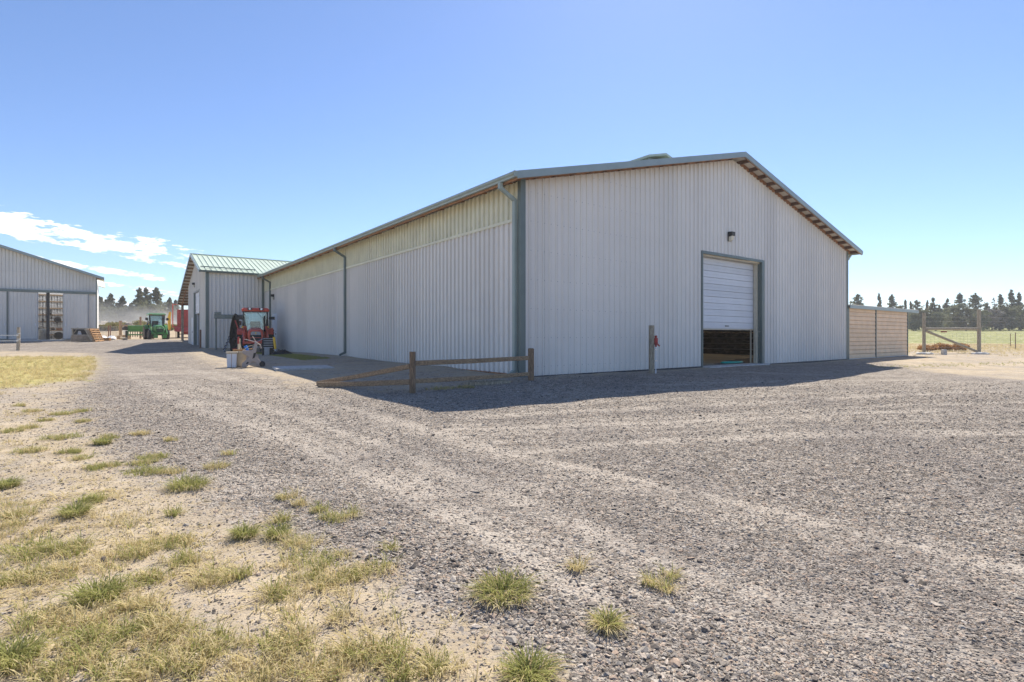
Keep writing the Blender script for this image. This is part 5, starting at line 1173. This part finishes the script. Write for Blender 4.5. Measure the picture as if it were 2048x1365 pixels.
def clump_mesh(nb, h, spread, rr, lean=.5, wdt=.0035):
    b = MB()
    for i in range(nb):
        a = rr.rand() * 6.283; r0 = spread * rr.rand() ** .7; x, y = r0 * math.cos(a), r0 * math.sin(a); hh = h * (.45 + .65 * rr.rand())
        a2 = a + rr.randn() * .7; L = hh * lean * (.3 + rr.rand()) ; dx, dy = math.cos(a2) * L, math.sin(a2) * L; px_, py_ = -math.sin(a2), math.cos(a2); w0 = wdt * (.7 + .6 * rr.rand())
        dr_ = hh * (.25 + .5 * rr.rand()) * lean; vs = []
        for q, (t, wf_) in enumerate(((0, 1.), (.4, .9), (.75, .6))):
            cx, cy, cz = x + dx * t ** 1.7, y + dy * t ** 1.7, hh * t - dr_ * t ** 3 - (.004 if q == 0 else 0); vs += [(cx - px_ * w0 * wf_, cy - py_ * w0 * wf_, cz), (cx + px_ * w0 * wf_, cy + py_ * w0 * wf_, cz)]
        vs.append((x + dx, y + dy, max(.004, hh - dr_))); b.add(vs, [(0, 1, 3, 2), (2, 3, 5, 4), (4, 5, 6)])
    return b
def variants(name, m, n, nb, h, spread, lean, wdt, seed):
    return [loose(name, clump_mesh(nb, h, spread, np.random.RandomState(seed + i), lean, wdt), m) for i in range(n)]
def und(X, Z): return .018 * np.sin(X * 2.1 + np.sin(Z * 1.3)) * np.sin(Z * 1.7 + X * .6) * np.clip(Z / 3, 0, 1) * np.clip(1.5 - Z / 20, 0, 1)
# isolated tufts: pixel x, y of the foot, width in pixels, green share
TUFT = [(200, 1195, 120, .8), (60, 1110, 110, .8), (130, 1105, 100, .8), (20, 1330, 120, .9), (375, 975, 95, .7), (205, 888, 36, .9), (150, 1035, 60, .9), (185, 1005, 60, .9), (14, 975, 50, .9), (1005, 1195, 140, .6), (1060, 1355, 110, .7), (1215, 1252, 46, .4), (490, 1068, 56, .8), (555, 1070, 50, .7),
        (340, 1085, 90, .6), (270, 1108, 60, .4), (365, 1120, 70, .6), (310, 1155, 80, .6), (730, 1150, 110, .5), (630, 1125, 130, .6), (600, 1090, 80, .4), (680, 1035, 70, .4), (636, 1022, 34, .6), (570, 997, 34, .6), (350, 1030, 26, .7), (120, 880, 70, .8), (60, 905, 60, .5), (300, 915, 60, .7), (290, 945, 70, .7),
        (190, 938, 40, .8), (225, 930, 40, .8), (285, 925, 60, .6), (145, 905, 36, .8), (165, 917, 30, .8), (345, 945, 50, .5), (430, 938, 50, .2), (220, 878, 30, .6), (130, 828, 50, .7), (165, 823, 30, .6), (70, 822, 36, .6), (40, 812, 20, .5), (95, 842, 26, .7), (20, 862, 40, .7), (60, 855, 30, .6), (165, 845, 30, .4), (340, 880, 26, .3), (280, 870, 34, .2), (460, 912, 20, .3),
        (35, 1035, 50, .4), (15, 1060, 60, .3), (40, 1160, 70, .4), (110, 1150, 90, .3), (90, 1240, 110, .4), (160, 1265, 120, .6), (200, 1290, 120, .6), (130, 1340, 120, .4), (240, 1345, 120, .5), (350, 1330, 140, .4), (450, 1290, 120, .4), (420, 1160, 90, .3), (470, 1150, 60, .3), (300, 1250, 70, .5), (330, 1265, 80, .4), (270, 1215, 60, .3), (580, 1290, 110, .4), (640, 1350, 120, .3), (700, 1310, 80, .5), (760, 1320, 90, .5), (880, 1340, 80, .5), (520, 1345, 140, .3), (800, 1355, 60, .3), (560, 1190, 80, .4), (660, 1170, 80, .4), (610, 1160, 60, .5), (780, 1105, 16, .2), (1300, 1165, 22, .5), (1340, 1150, 18, .4), (1155, 1140, 20, .4), (1330, 1175, 18, .3), (560, 1040, 26, .5), (600, 1010, 24, .2), (880, 778, 60, .3), (930, 775, 40, .4)]
NAMED = {0: 'bright green grass tuft standing alone in tan dirt', 3: 'large green grass tuft in the bottom left corner', 4: 'wide pale grass tuft at the gravel edge left of centre', 5: 'small green tuft in gravel below the lawn patch', 6: 'green tuft nearest the dark gravel patch at left', 8: 'green tuft cut by the left edge', 9: 'wide yellow-green tuft alone in the coarse gravel', 10: 'green tuft at the bottom edge near the middle', 11: 'small straw-coloured tuft among large pebbles', 12: 'round green tuft on the gravel, left of a smaller one', 13: 'smaller green tuft beside a round one on gravel'}
tg = [[], []]
for i, (px, py, pw, gs) in enumerate(TUFT):
    x, y = at(px, py); wd = pw / F * y; rr = np.random.RandomState(200 + i)
    if i in NAMED:
        n = int(130 + 110 * min(2, wd / .2)); b = clump_mesh(int(n * gs * 1.7), .092 + .10 * wd, wd * .36, rr, 1.0, .0021); o = b.build('grass_tuft', 'grass'); o.location = (x, y, G(x, y) + float(und(np.array(x), np.array(y)))); tag(o, NAMED[i], 'grass tuft', 'grass tufts in the gravel')
        b2 = clump_mesh(int(n * (1 - gs) * 1.5) + 40, .08 + .05 * wd, wd * .42, rr, 1.3, .002); b2.build('dry_blades', 'drygrass', o)
    else:
        for j in range(int(4 + 15 * wd / .15)):
            a = rr.rand() * 6.28; r0 = wd * .5 * rr.rand() ** .6; tg[0 if rr.rand() < gs else 1].append((x + r0 * math.cos(a), y + r0 * math.sin(a) * .8, .6 + .6 * rr.rand()))
def grass_points(n, poly=None, zr=None, xr=None, fn=None):
    X = xr[0] + rs.rand(n) * (xr[1] - xr[0]); Z = zr[0] + rs.rand(n) * (zr[1] - zr[0]); k = np.ones(n, bool)
    if poly: k &= inpoly(X, Z, poly)
    if fn is not None: k &= rs.rand(n) < fn(X, Z)
    return X[k], Z[k]
def patchy(X, Z, f=1.): return np.clip(1.6 * (np.sin(X * 2.3 * f + 1.3 * np.sin(Z * 1.9 * f)) * np.sin(Z * 2.7 * f + 1.7 * np.sin(X * 1.1 * f + 2))) + .15, 0.02, 1)
# dry turf at lower left, thin weeds everywhere on the dirt, the yellow lawn patch
X1, Z1_ = grass_points(3800, None, (1.4, 4.2), (-4.4, .2), lambda X, Z: np.clip(-sdf(X, Z, GRAVEL) / .5, 0, 1) * patchy(X, Z, 1.5) * np.clip(1.5 - Z / 3.6, .12, 1))
X2, Z2_ = grass_points(5200, None, (4, 13), (-13, -2), lambda X, Z: np.clip(-sdf(X, Z, GRAVEL) / .8, 0, 1) * patchy(X, Z, .7) * .5)
X3, Z3 = grass_points(15000, LAWN, (12, 28), (-30, -11), lambda X, Z: .35 + .65 * patchy(X, Z, .5))
DRYP = [(0, 0)]
dry = np.concatenate([np.stack([X1, Z1_, .55 + .5 * rs.rand(len(X1))], 1), np.stack([X2, Z2_, .7 + .5 * rs.rand(len(X2))], 1), np.stack([X3, Z3, 1.2 + .9 * rs.rand(len(X3))], 1), np.array(tg[1])])
XF, ZF = grass_points(9000, None, (26, 60), (16, 62), lambda X, Z: (np.clip(-sdf(X, Z, GRAVEL), 0, 1)) * np.clip((Z - 28) / 14, .03, 1) * (X / Z < 1.05) * (X / Z > .66))
dry = np.concatenate([dry, np.stack([XF, ZF, 1.6 + 1.6 * rs.rand(len(XF))], 1)])
XG, ZG = [], []
for u, v in zip(rs.rand(1500) * -.9 - .1, 11.5 + rs.rand(1500) * 9.5): a = uv(u * (1.2 + .0 * v) - .9, v); XG.append(a[0]); ZG.append(a[1])
X4, Z4 = grass_points(1300, None, (19, 25.5), (14, 25), lambda X, Z: np.clip(1 - np.abs((Z - 22.3) - (X - 19) * .25) / 1.2, 0, 1) * .8)
grn = np.concatenate([np.array(tg[0]), np.stack([np.array(XG), np.array(ZG), .9 + .4 * rs.rand(1500)], 1), np.stack([X4, Z4, .8 + .5 * rs.rand(len(X4))], 1), np.stack([X3[::7], Z3[::7], 1.2 + .7 * rs.rand(len(X3[::7]))], 1), np.stack([X1[::6], Z1_[::6], .7 + .4 * rs.rand(len(X1[::6]))], 1)])
for nm, P_, m_, lab, sdn in (('dry_grass', dry, 'drygrass', 'straw-coloured dry grass over the dirt', 300), ('grass', grn, 'grass', 'short green grass in patches along the yard', 400)):
    flat = np.zeros(len(P_))
    if nm == 'dry_grass':
        X5, Z5 = grass_points(5200, None, (1.4, 6.5), (-6.4, .4), lambda X, Z: np.clip(-sdf(X, Z, GRAVEL) / .5 + .1, 0, 1) * (.25 + .75 * patchy(X, Z, 2.2)) * np.clip(1.5 - Z / 6, .2, 1))
        P_ = np.concatenate([P_, np.stack([X5, Z5, .8 + .6 * rs.rand(len(X5))], 1)]); flat = np.concatenate([flat, np.ones(len(X5))])
    n = len(P_); pts = np.stack([P_[:, 0], P_[:, 1], gz(P_[:, 0], P_[:, 1]) + und(P_[:, 0], P_[:, 1])], 1); s_ = P_[:, 2:3] * np.ones((1, 3)) * (.8 + .5 * rs.rand(n, 1)); s_[:, 2] *= 1 - .72 * flat
    scatter(nm, pts, np.stack([rs.randn(n) * .1, rs.randn(n) * .1, rs.rand(n) * 6.28], 1), s_, rs.randint(0, 6, n), variants(nm + '_clump', m_, 6, 13, .082, .040, 1.0, .0017, sdn), lab)

# teal hose lying in the doorway
x, y = uv(10.9, .75); b = MB(); pts = []
for i in range(90): a = i / 90 * 2 * math.pi * 3; r0 = .50 - .02 * (i / 30); pts.append((math.cos(a) * r0 * 1.4, math.sin(a) * r0 * .5, .02 + .012 * (i / 30)))
o = b.tube(pts, .018, 6).build('garden_hose', 'hose', None, True); o.location = (x, y, -.005); o.rotation_euler.z = PSI; tag(o, 'teal garden hose coiled in the roll-up doorway', 'hose')

# ------------------------------------------------------------------ drifting dust beyond the left barn
def dust_mat():
    m = bpy.data.materials.new('drifting_dust'); m.use_nodes = True; k = N(m.node_tree); m.node_tree.nodes.clear(); o = k.n('ShaderNodeOutputMaterial'); v = k.n('ShaderNodeVolumePrincipled')
    tcn = k.n('ShaderNodeTexCoord'); s = k.n('ShaderNodeSeparateXYZ'); k.l(tcn.outputs['Generated'], s.inputs[0]); nz = k.noise(tcn.outputs['Object'], .085, 4, .6)
    top = k.step(k.m('ADD', s.outputs[2], k.m('MULTIPLY', k.m('SUBTRACT', nz, .5), 2.6)), -.15, .75, 1, 0)
    ex = k.m('MULTIPLY', k.m('MULTIPLY', k.step(s.outputs[0], 0, .2), k.step(s.outputs[0], .75, 1., 1, 0)), k.m('MULTIPLY', k.step(s.outputs[1], 0, .3), k.step(s.outputs[1], .7, 1, 1, 0)))
    k.l(k.m('MULTIPLY', k.m('MULTIPLY', k.m('MULTIPLY', top, ex), k.step(k.noise(tcn.outputs['Object'], .19, 4, .6), .36, .60, .12, 1.)), .24), v.inputs['Density']); v.inputs['Color'].default_value = (.97, .93, .87, 1); v.inputs['Anisotropy'].default_value = .15; k.l(v.outputs[0], o.inputs['Volume'])
    return m
M['dust'] = dust_mat()
o = MB().bx((-17, -6, 0), (17, 6, 6)).build('dust_cloud', 'dust'); o.location = (ray(262, 101), 101, 2.6); o.rotation_euler.z = R(0); tag(o, 'pale dust drifting low across the pasture before the junipers', None, None, 'stuff')

hz = bpy.data.materials.new('dusty_air'); hz.use_nodes = True; k = N(hz.node_tree); hz.node_tree.nodes.clear(); o = k.n('ShaderNodeOutputMaterial'); v = k.n('ShaderNodeVolumePrincipled')
v.inputs['Density'].default_value = .0007; v.inputs['Color'].default_value = (.93, .94, .97, 1); v.inputs['Anisotropy'].default_value = .3; k.l(v.outputs[0], o.inputs['Volume']); M['haze'] = hz
o = MB().bx((-1700, -1000, -6), (1700, 1700, 17.5)).build('haze', 'haze'); tag(o, 'thin dusty air over the whole yard', None, None, 'stuff')
